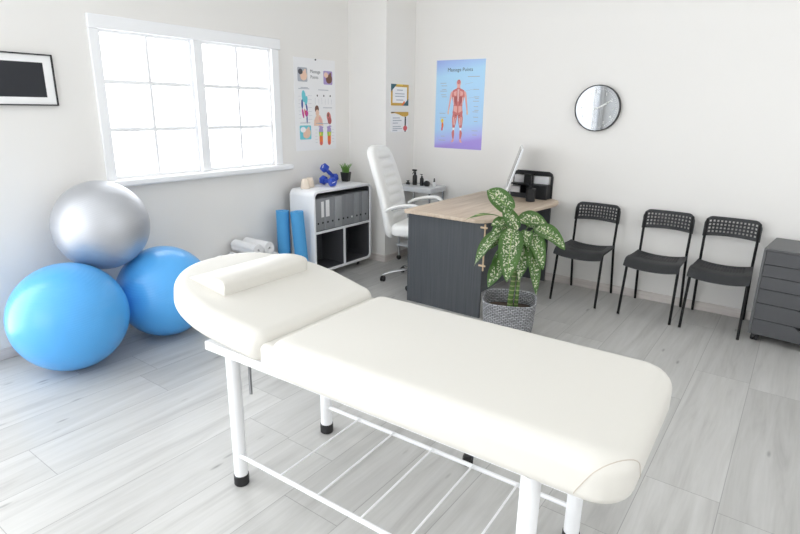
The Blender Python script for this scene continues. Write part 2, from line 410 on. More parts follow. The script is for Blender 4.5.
# window_1: casing, sill, two sashes of six panes
win = bpy.data.objects.new('window_1', None); COL.objects.link(win); struct(win)
y0, y1, z0, z1 = W1
m = MB()
m.box(XL, XL+.022, 1.905, y0+.006, z0, 2.045, .004, 1); m.box(XL, XL+.022, y1-.006, 3.515, z0, 2.045, .004, 1)
m.box(XL, XL+.028, 1.905, 3.535, 2.0455, 2.132, .004, 1)
m.build('casing', M['trim'], win)
m = MB(); m.box(XL-.06, XL+.075, 1.845, 3.600, 1.012, 1.059, .014, 4); m.build('sill', M['trim'], win)
m = MB(); m.box(XL-.10, XL+.018, 2.672, 2.752, z0, z1, .004, 1); m.build('mullion', M['trim'], win)
for a, b in ((y0, 2.672), (2.752, y1)):
    xs0, xs1 = XL-.07, XL-.018; fw = .022
    m = MB()
    m.box(xs0, xs1, a, a+fw, z0, z1, .003, 1); m.box(xs0, xs1, b-fw, b, z0, z1, .003, 1)
    m.box(xs0, xs1, a+fw, b-fw, z0, z0+fw, .003, 1); m.box(xs0, xs1, a+fw, b-fw, z1-fw, z1, .003, 1)
    c = (a+b)/2; m.box(xs0+.016, xs1-.003, c-.012, c+.012, z0+fw, z1-fw, .003, 1)
    for zz in (1.398, 1.718): m.box(xs0+.0165, xs1-.0035, a+fw, b-fw, zz-.014, zz+.014, .003, 1)
    s = m.build('sash', M['trim'], win)
    m = MB(); m.box(xs0+.022, xs0+.026, a+.01, b-.01, z0+.01, z1-.01); m.build('glass_pane', M['glass'], s)
def big_window(name, ax, p, hole, nb):
    o = bpy.data.objects.new(name, None); COL.objects.link(o); struct(o)
    b0, b1, z0, z1 = hole; m = MB(); g = MB()
    def bx(mb, u0, u1, z0, z1, d0, d1):
        if ax == 'x': mb.box(p-d1*sg, p-d0*sg, u0, u1, z0, z1)
        else: mb.box(u0, u1, p-d1, p-d0, z0, z1)
    f = .05; sg = -1 if name == 'fill_window' else 1
    bx(m, b0, b0+f, z0, z1, .06, .13); bx(m, b1-f, b1, z0, z1, .06, .13); bx(m, b0, b1, z0, z0+f, .06, .13); bx(m, b0, b1, z1-f, z1, .06, .13)
    for k in range(1, nb):
        c = b0 + (b1-b0)*k/nb; bx(m, c-f/2, c+f/2, z0, z1, .06, .13)
    s = m.build('sash', M['trim'], o)
    bx(g, b0+.01, b1-.01, z0+.01, z1-.01, .09, .096); g.build('glass_pane', M['glass'], s)
big_window('window_2', 'x', XL, WIN_L, 2)
big_window('window_3', 'y', YF, WIN_F, 4)
big_window('fill_window', 'x', XR, WIN_FILL, 3)  # added opening, gives fill light from the right

# ------------------------------------------------------------------ massage table
BT = thing('massage_table', 'cream padded massage table with raised head section, white tubular legs, in the foreground', 'massage table', (-1.6, 1.5, 0), 1.4)
def bt(mb, name, mt, angle=38, parent=BT): return mb.build(name, mt, parent, angle, loc=BT.location)
cz0, cz1 = .646, .788
flat = rrect(-1.434, -.208, 1.158, 1.832, (.057, .10, .11, .057), 8)
# densify long sides is not needed: n-gon caps stay flat
m = MB(); m.slab(flat, cz0, cz1, .055, .035, 8); cush = bt(m, 'leg_cushion', M['leather'], 60)
# stitched corner seam: cut of the cushion by a slanted plane
src = bmesh.new(); src.from_mesh(cush.data)
off = Vector(BT.location)
A, B, C_ = Vector((-.335, 1.17, .67)), Vector((-.222, 1.315, .775)), Vector((-.215, 1.335, .70))
A, B, C_ = A-off, B-off, C_-off
A = Vector((-.33, 1.158, .672))-off; B = Vector((-.250, 1.216, .742))-off; C_ = Vector((-.208, 1.30, .70))-off
nrm = (B-A).cross(C_-A); nrm.normalize()
r = bmesh.ops.bisect_plane(src, geom=list(src.verts)+list(src.edges)+list(src.faces), plane_co=A, plane_no=nrm)
vs = [g for g in r['geom_cut'] if isinstance(g, bmesh.types.BMVert)]
pts = [v.co.copy() for v in vs if v.co.x+off.x > -.36 and v.co.y+off.y < 1.40 and v.co.z > .666]
cen = Vector((-.33, 1.33, .70))-off
pts.sort(key=lambda p: math.atan2((p.y-cen.y), (p.x-cen.x)))
src.free()
if len(pts) > 3:
    m = MB(); m.tube(pts, .0014, 6); m.build('corner_seam', M['seam'], cush)
# head section, tilted about the hinge
TILT = 9
HM = T(-1.466, 0, .684) @ RY(TILT)
def backrest_outline():
    """head section seen from above, hinge at x=0, rounded head towards -x"""
    L_, hw, sh = .725, .368, .27
    pts = []
    for k in range(0, 49):
        a = -PI/2 + PI*k/48
        c, q = math.cos(a), math.sin(a)
        pts.append((-sh - (L_-sh)*(abs(c)**.92), 1.5 + hw*math.copysign(abs(q)**.82, q)))
    arc0 = [(-.055 + .055*math.sin(t), 1.205 - .055*math.cos(t)) for t in [PI/2*k/6 for k in range(7)]]
    arc1 = [(-.055 + .055*math.cos(t), 1.786 + .055*math.sin(t)) for t in [PI/2*k/6 for k in range(7)]]
    return arc0 + arc1 + list(reversed(pts))
m = MB(); m.slab(backrest_outline(), -.004, .113, .052, .030, 8, M=HM); bt(m, 'head_cushion', M['leather'], 60)
# hinge gusset between the two cushions
m = MB(); m.box(-1.480, -1.37, 1.168, 1.822, .664, .762, .02, 3); bt(m, 'hinge_gusset', M['leather'])
# head bolster
m = MB()
prof = [(-.335, .0), (-.336, .046), (-.341, .056), (-.352, .062), (-.38, .063), (-.43, .055), (-.48, .040), (-.53, .020), (-.56, .003), (-.56, 0)]
rings = []
for y, sc in ((1.268, .93), (1.272, .98), (1.28, 1), (1.70, 1), (1.725, .97), (1.742, .88), (1.75, .70)):
    rings.append([(-.45 + (x+.45)*(.5+.5*sc if y > 1.5 else 1), y, .111 + h*sc) for x, h in prof])
m.loft(rings, M=HM); bt(m, 'head_bolster', M['leather'], 50)
# frame
m = MB()
m.box(-1.872, -.32, 1.222, 1.252, .610, .648, .003, 1); m.box(-1.872, -.32, 1.755, 1.785, .610, .648, .003, 1)
m.box(-1.872, -1.848, 1.252, 1.755, .612, .646, .003, 1); m.box(-.344, -.32, 1.255, 1.755, .606, .640, .003, 1); m.box(-1.46, -1.43, 1.252, 1.755, .612, .646)
bt(m, 'frame', M['white_metal'])
for x, y in ((-1.745, 1.258), (-1.715, 1.772), (-.462, 1.228), (-.468, 1.760)):
    m = MB(); m.cyl((x, y, .03), (x, y, .63), .0285, .0285, 24); lg = bt(m, 'leg', M['white_metal'])
    m = MB(); m.lathe([(0, 0), (.029, 0), (.032, .004), (.032, .046), (.029, .048), (0, .048)], 24, T(x, y, 0)); bt(m, 'rubber_foot', M['rubber'], parent=lg)
for y, xa, xb, z in ((1.247, -1.73, -.45, .150), (1.768, -1.71, -.465, .145)):
    m = MB(); m.cyl((xa, y, z), (xb, y, z), .0095, n=12); bt(m, 'rail', M['white_metal'])
for x in (-1.487, -1.287, -1.078, -.883, -.683):
    m = MB(); m.tube([(x+.002, 1.245, .158), (x-.010, 1.768, .153)], .0045, 8); bt(m, 'shelf_bar', M['white_metal'])
m = MB(); m.tube([(-1.745, 1.34, .65), (-1.715, 1.315, .53), (-1.685, 1.29, .435)], .0065, 8); bt(m, 'lever', M['bar_grey'])

# small black castor on the floor behind the table
cs = thing('castor', 'small black castor on the floor seen beneath the far edge of the massage table', 'castor', (-1.02, 1.965, 0), 25)
for s in (-1, 1):
    m = MB(); m.cyl((0, s*.006, .025), (0, s*.020, .025), .025, n=20); m.build('wheel', M['rubber'], cs)
m = MB(); m.box(-.02, .02, -.021, .021, .03, .056, .006, 2); m.cyl((0, 0, .05), (0, 0, .085), .006, n=10); m.build('fork', M['black_plastic'], cs)

# ------------------------------------------------------------------ exercise balls
def ball(name, c, r, mt, label):
    o = tag(MB().sphere((0, 0, 0), r, 72).build(name, mt, loc=(0, 0, 0)), label, 'exercise ball', 'exercise balls by the window')
    o.location = c; return o
BA, RA = Vector((-3.456, 1.356, .328)), .328
BB, RB = Vector((-3.49, 2.003, .315)), .315
RS = .287; xs = XL + RS + .004; yy, zz = 1.70, .80
for _ in range(60):                          # rest the silver ball on both blue ones
    f1 = (Vector((xs, yy, zz))-BA).length-(RA+RS+.001); f2 = (Vector((xs, yy, zz))-BB).length-(RB+RS+.001)
    d1 = (Vector((xs, yy, zz))-BA).normalized(); d2 = (Vector((xs, yy, zz))-BB).normalized()
    det = d1.y*d2.z - d1.z*d2.y
    yy -= (f1*d2.z - d1.z*f2)/det; zz -= (d1.y*f2 - f1*d2.y)/det
ball('exercise_ball', BA, RA, M['blue_ball'], 'large blue exercise ball on the floor, at the left edge of the photo')
b2 = ball('exercise_ball', BB, RB, M['blue_ball'], 'blue exercise ball partly hidden behind the massage table head')
b3 = ball('exercise_ball', (xs, yy, zz), RS, M['silver_ball'], 'silver exercise ball resting on top of the two blue ones')
b2.rotation_euler = (.5, .3, 0); b3.rotation_euler = (.2, -.35, 0); bpy.data.objects['exercise_ball'].rotation_euler = (.15, .1, 0)

# ------------------------------------------------------------------ flat things on the walls
# frame on the left wall
fr = thing('picture_frame', 'thin black frame with white mat around a dark board on the left wall', 'picture frame', (XL, 1.34, 1.556))
def on_left(mb, name, mt, p, angle=38): return mb.build(name, mt, p, angle)
w2, h2 = .322, .303
m = MB(); t = .008
for a in ((-w2, w2, 0, t), (-w2, w2, h2-t, h2), (-w2, -w2+t, t, h2-t), (w2-t, w2, t, h2-t)):
    m.box(.002, .022, a[0], a[1], a[2], a[3])
m.build('frame', M['black_plastic'], fr)
m = MB(); m.box(.002, .012, -w2+t, w2-t, t, h2-t); m.build('mat', M['white_ink'], fr)
m = MB(); m.box(.0122, .0135, -w2+.055, w2-.058, .05, h2-.05); m.build('board', M['board'], fr)

class Print:
    """shapes printed on a sheet: local u right, v up, all in one mesh"""
    def __init__(self, M0): self.mb = MB(); self.M0 = M0; self.h = .0004
    def poly(self, col, pts):
        self.mb.mi = INKK.index(col); self.mb.prism(pts, .0002, self.h, self.M0); self.h += .000012
    def ell(self, col, c, rx, ry, n=14, rot=0):
        ca, sa = math.cos(rot), math.sin(rot)
        self.poly(col, [(c[0]+rx*math.cos(2*PI*k/n)*ca-ry*math.sin(2*PI*k/n)*sa, c[1]+rx*math.cos(2*PI*k/n)*sa+ry*math.sin(2*PI*k/n)*ca) for k in range(n)])
    def rect(self, col, u0, u1, v0, v1): self.poly(col, [(u0, v0), (u1, v0), (u1, v1), (u0, v1)])
    def text(self, col, s, size, u, v, align='CENTER'):
        self.mb.mi = INKK.index(col); self.mb.text(s, size, self.M0 @ T(u, v, .0005), .0002, align)
    def done(self, parent): return self.mb.build('print', INKM, parent)
ONX = Matrix(((0, 0, 1, 0), (1, 0, 0, 0), (0, 1, 0, 0), (0, 0, 0, 1)))      # (u,v,n) -> (n along +x, u along +y, v along z)
ONY = Matrix(((1, 0, 0, 0), (0, 0, -1, 0), (0, 1, 0, 0), (0, 0, 0, 1)))     # (u,v,n) -> (u along x, v along z, n along -y)

# massage chart on the left wall
po = thing('hanging_poster', 'white massage chart with small colour pictures hanging right of the window', 'poster', (XL, 3.703, 1.165))
m = MB(); m.box(.0, .0035, 0, .55, 0, .84); m.build('paper', M['paper'], po)
p = Print(T(.0035, 0, 0) @ ONX)
p.text('dark', 'Massage', .042, .275, .712); p.text('dark', 'Points', .042, .262, .662)
def vignette(u, v, w, h, cols):
    p.poly(cols[0], [(u, v+.008), (u+.008, v), (u+w-.008, v), (u+w, v+.008), (u+w, v+h-.008), (u+w-.008, v+h), (u+.008, v+h), (u, v+h-.008)])
    p.ell(cols[1], (u+w*.62, v+h*.42), w*.36, h*.34, 12, .5); p.ell(cols[2], (u+w*.30, v+h*.70), w*.24, h*.2, 12)
    p.ell(cols[1], (u+w*.75, v+h*.72), w*.12, h*.2, 10, -.4)
vignette(.045, .63, .125, .125, ('grey', 'skin', 'dark')); vignette(.385, .615, .125, .125, ('lilac', 'brown', 'skin'))
vignette(.05, .105, .15, .13, ('cyan', 'skin', 'white'))
def splat(col, u, v, a, b, rot): p.ell(col, (u, v), a, b, 12, rot)
splat('cyan', .115, .50, .026, .055, .1); splat('cyan', .145, .46, .018, .045, -.2); splat('navy', .092, .43, .012, .045, 0); splat('navy', .15, .40, .010, .035, .2)
splat('magenta', .10, .345, .012, .045, .2); splat('magenta', .145, .345, .022, .03, 0); splat('navy', .15, .29, .008, .04, 0); splat('rose', .125, .36, .008, .03, .1)
for u in (.295, .385, .475): p.ell('black', (u, .51), .008, .01, 8); p.rect('grey', u-.03, u-.028, .43, .49); p.rect('grey', u+.018, u+.02, .43, .48)
p.ell('brown', (.285, .385), .028, .036, 12); p.ell('skin', (.29, .35), .024, .032, 12); p.poly('skin', [(.24, .23), (.37, .23), (.355, .29), (.325, .33), (.27, .32), (.245, .28)]); p.ell('pink', (.33, .285), .018, .035, 10, .5)
p.ell('red', (.45, .31), .03, .05, 12, .2); p.ell('deepred', (.46, .275), .028, .035, 12); p.ell('brown', (.44, .33), .012, .02, 10)
for s, u in ((-1, .335), (1, .45)):
    p.poly('lilac', [(u-.026, .20), (u-.03, .17), (u+.03, .17), (u+.026, .20), (u+.012, .222), (u-.012, .222)])
    for k in range(5): p.ell('lilac', (u-.026+.013*k, .225-abs(k-2-s)*.004), .006, .009, 8)
    p.poly('green', [(u-.03, .17), (u-.024, .13), (u+.024, .13), (u+.03, .17)]); p.ell('yellow', (u+s*.008, .15), .012, .016, 10)
    p.poly('orange', [(u-.024, .13), (u-.022, .06), (u-.012, .042), (u+.012, .042), (u+.022, .06), (u+.024, .13)]); p.ell('rose', (u, .062), .014, .016, 10)
for v, a, b in ((.575, .08, .17), (.565, .05, .19), (.56, .31, .45), (.395, .37, .50), (.245, .30, .45), (.255, .06, .19), (.25, .27, .36)): p.rect('grey', a, b, v, v+.006)
for k in range(7): p.rect('grey', .17, .22, .29+k*.036, .292+k*.036); p.rect('grey', .045, .075, .30+k*.033, .302+k*.033)
for k in range(5): p.rect('grey', .49, .52, .07+k*.03, .072+k*.03); p.rect('grey', .255, .285, .07+k*.03, .072+k*.03)
p.done(po)
m = MB(); m.lathe([(0, 0), (.008, 0), (.008, .006), (.004, .010), (0, .011)], 12, T(.0036, .28, .832) @ RY(90)); m.build('pin', M['pin'], po)

# blue anatomy chart on the back wall
pb = thing('hanging_poster', 'blue chart with a red muscle figure on the back wall above the desk', 'poster', (-3.163, YB, 1.184))
p = Print(T(0, -.0035, 0) @ ONY)
p.text('dark', 'Massage Points', .047, .272, .742)
p.rect('grey', .36, .49, .688, .694)
q_ = p; p = Print(T(0, -.0035, 0) @ ONY @ T(0, .057, 0) @ Matrix.Diagonal((1, .90, 1, 1)))
cx = .262
def sym(col, pts):
    p.poly(col, [(cx+u, v) for u, v in pts]); p.poly(col, [(cx-u, v) for u, v in reversed(pts)])
p.ell('pink', (cx, .640), .024, .036, 16); p.ell('red', (cx, .652), .020, .024, 14); p.poly('pink', [(cx-.017, .612), (cx+.017, .612), (cx+.02, .575), (cx-.02, .575)])
sym('red', [(0, .59), (.02, .585), (.06, .566), (.074, .545), (.072, .50), (.060, .45), (.050, .40), (.052, .365), (.058, .33), (.055, .31), (0, .30)])
sym('pink', [(.063, .56), (.085, .545), (.094, .51), (.100, .455), (.108, .40), (.112, .355), (.100, .352), (.090, .40), (.080, .46), (.072, .51)])
sym('skin', [(.112, .355), (.120, .335), (.116, .308), (.107, .302), (.100, .325), (.100, .352)])
sym('red', [(.002, .305), (.055, .315), (.062, .27), (.060, .22), (.054, .165), (.028, .165), (.014, .22), (.005, .28)])
sym('white', [(.030, .165), (.052, .165), (.050, .135), (.032, .135)])
sym('red', [(.032, .138), (.050, .138), (.060, .11), (.056, .075), (.048, .045), (.034, .045), (.030, .085)])
sym('pink', [(.034, .045), (.048, .045), (.058, .018), (.066, .008), (.046, .004), (.032, .022)])
sym('white', [(.003, .58), (.008, .57), (.006, .46), (.003, .44)]); sym('pink', [(.02, .56), (.055, .545), (.05, .51), (.022, .505)]); sym('white', [(.052, .49), (.058, .49), (.050, .41), (.046, .41)])
sym('deepred', [(.012, .50), (.045, .495), (.040, .44), (.014, .40)]); sym('pink', [(.006, .395), (.044, .40), (.048, .345), (.008, .325)]); sym('white', [(.020, .27), (.024, .27), (.034, .19), (.030, .19)])
sym('pink', [(.036, .28), (.050, .28), (.052, .20), (.040, .19)]); sym('deepred', [(.010, .30), (.03, .31), (.03, .295), (.012, .285)])
p.mb.build('muscle_figure', INKM, pb); p = q_
for k, v in enumerate((.63, .605, .57, .555, .52, .50, .34, .30, .115, .075)): p.rect('grey', .05+.012*(k % 3), .12+.01*(k % 2), v, v+.005); 
for k, v in enumerate((.57, .50, .485, .46, .41, .375, .36, .31, .27, .18, .14)): p.rect('grey', .43+.01*(k % 3), .49+.006*(k % 2), v, v+.005)
for v0, v1, u in ((.62, .635, .33), (.56, .575, .35), (.49, .50, .37)): p.poly('grey', [(u, v0), (u+.09, v1), (u+.09, v1+.002), (u, v0+.002)])
p.ell('yellow', (.085, .27), .016, .022, 12); p.ell('orange', (.09, .225), .012, .03, 12); p.ell('rose', (.086, .19), .01, .02, 10)
p.mb.mi = len(INKM); p.mb.box(0, .545, -.0035, 0, 0, .848); p.mb.build('paper', INKM + [M['bluechart']], pb)

# two certificates on the corner column
ct = thing('hanging_certificate', 'upper framed certificate with gold and teal corners on the corner column', 'certificate', (PX, 4.532, 1.595))
m = MB(); m.box(0, .006, 0, .30, 0, .205); m.build('card', M['paper'], ct)
p = Print(T(.006, 0, 0) @ ONX)
p.rect('gold', 0, .30, 0, .205); p.rect('white', .028, .272, .026, .18)
p.poly('teal', [(0, .205), (0, .13), (.10, .205)]); p.poly('teal', [(.30, 0), (.30, .07), (.20, 0)]); p.poly('orange', [(.20, 0), (.24, .03), (.225, .05), (.175, 0)]); p.poly('yellow', [(.10, .205), (.085, .194), (.2, .194), (.2, .205)])
for v, a, b in ((.145, .10, .20), (.11, .07, .23), (.085, .07, .23), (.05, .09, .21)): p.rect('grey', a, b, v, v+.008)
p.done(ct)
ct = thing('hanging_certificate', 'lower certificate with gold wave and a red seal on the corner column', 'certificate', (PX, 4.536, 1.336))
m = MB(); m.box(0, .006, 0, .30, 0, .198); m.build('card', M['paper'], ct)
p = Print(T(.006, 0, 0) @ ONX)
p.poly('gold', [(0, .198), (0, .182), (.06, .186), (.13, .174), (.19, .155), (.25, .15), (.30, .165), (.30, .198)]); p.poly('dark', [(0, .198), (0, .188), (.05, .19), (.08, .198)])
p.rect('black', .235, .258, 0, .15); p.ell('rose', (.246, .036), .036, .026, 16)
for v, a, b in ((.135, .03, .15), (.11, .03, .18), (.085, .03, .12), (.05, .03, .17), (.03, .03, .19), (.012, .03, .11)): p.rect('grey', a, b, v, v+.008)
p.done(ct)

# wall clock
CK = thing('wall_clock', 'round black rimmed wall clock with a mirror-like grey dial', 'clock', (-1.518, YB, 1.596))
CK.scale = (.965, 1, .965)
CM = RX(90)
m = MB(); m.lathe([(0, .002), (.190, .002), (.198, .010), (.198, .042), (.196, .045), (.190, .045), (.188, .034), (0, .034)], 64, CM); m.build('rim', M['black_plastic'], CK)
m = MB(); m.lathe([(0, .0345), (.1885, .0345), (.1885, .0365), (0, .0365)], 64, CM); m.build('dial', M['clock_face'], CK)
m = MB(); 
for h in range(1, 13):
    a = PI/2 - h*PI/6; m.text(str(h), .034, T(0, -.0366, 0) @ ONY @ T(.138*math.cos(a), .138*math.sin(a)-.012, 0), .0003)
for k in range(60):
    a = k*PI/30; m.box(-.0008, .0008, -.0372, -.0366, .160, .168 if k % 5 else .172, M=Matrix.Rotation(a, 4, 'Y'))
m.build('print', M['white_ink'], CK)
for nm, ln, wd, ang in (('minute_hand', .135, .0035, 60), ('hour_hand', .090, .005, 65)):
    m = MB(); m.prism([(-wd, -.025), (wd, -.025), (wd*.6, ln), (-wd*.6, ln)], .0005, .002, T(0, -.038 - (.002 if nm[0] == 'm' else 0), 0) @ Matrix.Rotation(math.radians(ang), 4, 'Y') @ ONY); m.build(nm, M['white_ink'], CK)
m = MB(); m.lathe([(0, .037), (.008, .037), (.008, .043), (0, .043)], 16, CM); m.build('hub', M['white_ink'], CK)

# ------------------------------------------------------------------ white shelf with binders
SX0, SX1, SY0, SY1, SZ0, SZ1 = -3.808, -3.50, 3.502, 4.322, .068, .845
SH = thing('shelf_unit', 'white shelf unit with rounded corners and dark compartments in the corner', 'shelf', (-3.69, 3.925, 0))
def sh(mb, name, mt, angle=38): return mb.build(name, mt, SH, angle, loc=SH.location)
m = MB()
o_ = rrect(SY0, SY1, SZ0, SZ1, .06, 8); i_ = rrect(SY0+.024, SY1-.024, SZ0+.024, SZ1-.024, .04, 8); n = len(o_)
rings = [[(SX0, *p) for p in o_], [(SX1-.004, *p) for p in o_], [(SX1, *[c + (.003 if c < mid else -.003) for c, mid in zip(p, (3.912, .456))]) for p in o_], [(SX1, *[c - (.003 if c < mid else -.003) for c, mid in zip(p, (3.912, .456))]) for p in i_], [(SX1-.004, *p) for p in i_], [(SX0+.012, *p) for p in i_]]
m.loft(rings, caps=False); sh(m, 'shell', M['shelf'])
m = MB(); m.box(SX0+.002, SX0+.012, SY0+.02, SY1-.02, SZ0+.02, SZ1-.02); sh(m, 'back_panel', M['shelf_in'])
ZS = .458
m = MB(); m.box(SX0+.012, SX1-.004, SY0+.022, SY1-.022, ZS-.011, ZS+.011); sh(m, 'middle_shelf', M['shelf'])
m = MB(); m.box(SX0+.012, SX1-.004, 3.905, 3.929, SZ0+.022, ZS-.011); sh(m, 'divider', M['shelf'])
# dark lining of the compartments
m = MB()
for a, b, c, d in ((SY0+.0245, SY1-.0245, ZS+.0112, SZ1-.0245), (SY0+.0245, 3.9045, SZ0+.0245, ZS-.0112), (3.9295, SY1-.0245, SZ0+.0245, ZS-.0112)):
    x0, x1 = SX0+.013, SX1-.012; t = .003
    rl = .038
    oo = rrect(a, b, c, d, [.004, .004, rl, rl] if c > .4 else [.036 if a < 3.6 else .004, .036 if b > 4.2 else .004, .004, .004], 6)
    ii = [(y + (t if y < (a+b)/2 else -t), z + (t if z < (c+d)/2 else -t)) for y, z in oo]
    m.loft([[(x0, *q) for q in oo], [(x1, *q) for q in oo], [(x1, *q) for q in ii], [(x0, *q) for q in ii]], caps=False)
sh(m, 'lining', M['shelf_in'])
for y in (SY0+.10, SY1-.10):
    for x in (SX0+.06, SX1-.10):
        m = MB(); m.cyl((x, y, 0), (x, y, SZ0), .014, .016, 14); sh(m, 'foot', M['rubber'])
# binders
bw = [28, 20, 27, 25, 35, 18, 25, 25, 27, 20, 34]; tot = sum(bw); ya, yb = SY0+.030, SY1-.030
ordn = ['first', 'second', 'third', 'fourth', 'fifth', 'sixth', 'seventh', 'eighth', 'ninth', 'tenth', 'eleventh']
cur = ya; hb = .296
for k, w in enumerate(bw):
    d = (yb-ya)*w/tot - .002; yc = cur + d/2; cur += d + .002
    lab = 'grey binder with a white spine label, %s from the left on the white shelf' if k in (1, 2) else 'plain grey binder, %s from the left on the white shelf'
    B_ = thing('binder', lab % ordn[k], 'binder', (-3.66, yc, ZS+.0147), group='grey binders in the upper compartment')
    x1 = .145 - (.004 if k % 2 else 0); x0 = -.11
    m = MB(); m.box(x0, x1, -d/2, d/2, 0, hb - (.004 if k in (4, 7) else 0), .003, 2); m.build('cover', M['binder2'] if k in (4, 8, 10) else M['binder'], B_)
    m = MB(); m.lathe([(.010, 0), (.010, .0015), (.006, .002), (0, .0005)], 16, T(x1, 0, .068) @ RY(90)); m.build('finger_hole', M['label'] if k == 7 else M['dark'], B_)
    if k in (1, 2):
        m = MB(); m.box(x1, x1+.001, -d*.34, d*.34, .12 + .0*(k == 2), .265 + .01*(k == 2)); m.build('spine_label', M['label'], B_)

# things on the shelf unit
ZT = SZ1 + .0015
for (x, y, r_, h, lab) in ((-3.70, 3.600, .042, .088, 'beige bandage roll standing in front on the white shelf, at its left end'), (-3.735, 3.692, .042, .088, 'beige bandage roll standing behind another at the left end of the white shelf')):
    t = thing('bandage_roll', lab, 'bandage roll', (x, y, ZT), group='bandage rolls on the shelf')
    m = MB(); m.lathe([(0, 0), (r_, 0), (r_+.002, .01), (r_-.006, h*.6), (r_-.012, h-.006), (r_-.018, h), (.008, h), (.007, h-.01), (0, h-.01)], 28); m.build('roll', M['tape'], t)
    m = MB()
    for q in (.014, .02): m.tube([(q*math.cos(2*PI*k/20), q*math.sin(2*PI*k/20), h+.0008) for k in range(20)], .0008, 5, closed=True)
    m.build('edge_line', M['seam'], t)
def dumbbell(lab, Mx, loc):
    t = thing('dumbbell', lab, 'dumbbell', loc, group='blue dumbbells on the shelf')
    for s in (-1, 1):
        m = MB(); m.lathe([(0, .050), (.022, .050), (.036, .058), (.041, .066), (.041, .088), (.036, .098), (.028, .103), (0, .103)], 6, Mx @ (RX(180) if s < 0 else Matrix()) @ RZ(15)); hd = m.build('head', M['dumb'], t, 30)
        m = MB(); m.text('1', .05, Mx @ (RX(180) if s < 0 else Matrix()) @ T(0, -.018, .1032), .0004); m.build('number', M['white_ink'], hd)
    m = MB(); m.lathe([(.015, -.055), (.017, -.02), (.018, 0), (.017, .02), (.015, .055)], 16, Mx); m.build('grip', M['dumb'], t)
DS = Matrix.Scale(1.1, 4)
dumbbell('blue dumbbell lying flat on the white shelf, its numbered end towards the room', Matrix.Rotation(math.radians(90), 4, Vector((.30, .95, 0)).normalized()) @ DS, (-3.665, 3.865, ZT+.045))
dumbbell('blue dumbbell propped up slanting over another on the white shelf', Matrix.Rotation(math.radians(52), 4, 'X') @ DS @ RZ(20), (-3.745, 3.975, ZT+.107))
gp = thing('potted_grass', 'small green grass plant in a black pot on the white shelf', 'plant', (-3.765, 4.235, ZT), 12)
m = MB(); m.lathe([(0, 0), (.034, 0), (.036, .003), (.046, .086), (.046, .092), (.042, .092), (.041, .080), (0, .080)], 28, sq=5); m.build('pot', M['black_plastic'], gp)
m = MB()
for k in range(70):
    a = random.uniform(0, 2*PI); q = random.uniform(0, .034); ln = random.uniform(.06, .105); sp_ = random.uniform(.1, .6)
    p0 = Vector((q*math.cos(a), q*math.sin(a), .078)); p2 = p0 + Vector((math.cos(a)*ln*sp_, math.sin(a)*ln*sp_, ln)); p1 = p0 + Vector((0, 0, ln*.6))
    m.tube(bez(p0, p1, p2, 4), [.0034, .0036, .003, .002, .0005], 4)
m.build('foliage', M['grass'], gp)

# ------------------------------------------------------------------ mats and towels by the shelf
def spiral_roll(r, L, turns, th, n=90):
    """rolled sheet along local z, from 0 to L"""
    inner, outer = [], []
    for k in range(n+1):
        a = 2*PI*turns*k/n; q = .006 + (r-th-.006)*k/n
        inner.append((q*math.cos(a), q*math.sin(a))); outer.append(((q+th)*math.cos(a), (q+th)*math.sin(a)))
    poly = inner + list(reversed(outer))
    b = bmesh.new(); rings = []
    for z in (0, L): rings.append(([b.verts.new((*p, z)) for p in inner], [b.verts.new((*p, z)) for p in outer]))
    (i0, o0), (i1, o1) = rings
    for k in range(n):
        b.faces.new((i0[k], i0[k+1], i1[k+1], i1[k])); b.faces.new((o0[k+1], o0[k], o1[k], o1[k+1]))
        b.faces.new((i0[k+1], i0[k], o0[k], o0[k+1])); b.faces.new((i1[k], i1[k+1], o1[k+1], o1[k]))
    for k in (0, n): b.faces.new((i0[k], i1[k], o1[k], o0[k]))
    bmesh.ops.recalc_face_normals(b, faces=b.faces)
    return b
for loc, tilt, lab in (((-3.705, 3.312, .004), RZ(200), 'rolled blue exercise mat standing upright, left of the pair by the shelf'), ((-3.548, 3.395, .006), RX(2.6) @ RY(-2.8) @ RZ(150), 'rolled blue exercise mat leaning over, right of the pair by the white shelf')):
    m = MB(); m._merge(spiral_roll(.0635, .672, 5, .0095), tilt)
    o = tag(m.build('exercise_mat', M['blue_foam'], angle=50), lab, 'exercise mat', 'rolled blue exercise mats'); o.location = loc
# towels on a low white stool, rolls pointing into the room
st = thing('low_stool', 'low white stool carrying the rolled towels, between window wall and massage table', 'stool', (-3.70, 2.90, 0))
m = MB(); m.slab(rrect(-.17, .17, -.30, .30, .03, 6), .225, .255, .008, .008, 4); m.build('seat', M['shelf'], st)
for x in (-.13, .13):
    for y in (-.25, .25): m = MB(); m.cyl((x, y, 0), (x*.9, y*.9, .227), .014, .018, 14); m.build('leg', M['shelf'], st)
rt = .0575
for yy_, zz_, ln, lab in ((2.72, .256+rt, .30, 'rolled white towel in the lower layer, at the left end'), (2.84, .256+rt, .30, 'rolled white towel in the lower layer, second from the left'),
                          (2.96, .256+rt, .30, 'rolled white towel in the lower layer, third from the left'), (3.08, .256+rt, .30, 'rolled white towel in the lower layer, at the right end'),
                          (2.90, .256+rt+.0995, .30, 'rolled white towel in the top layer, on the left'), (3.02, .256+rt+.0995, .30, 'rolled white towel in the top layer, on the right with its spiral end showing')):
    m = MB(); m._merge(spiral_roll(rt-.001, ln, 4, .009, 72), RY(90) @ RZ(random.uniform(0, 360)) )
    o = tag(m.build('rolled_towel', M['towel'], angle=50), lab, 'towel', 'rolled white towels'); o.location = (-3.855, yy_, zz_)

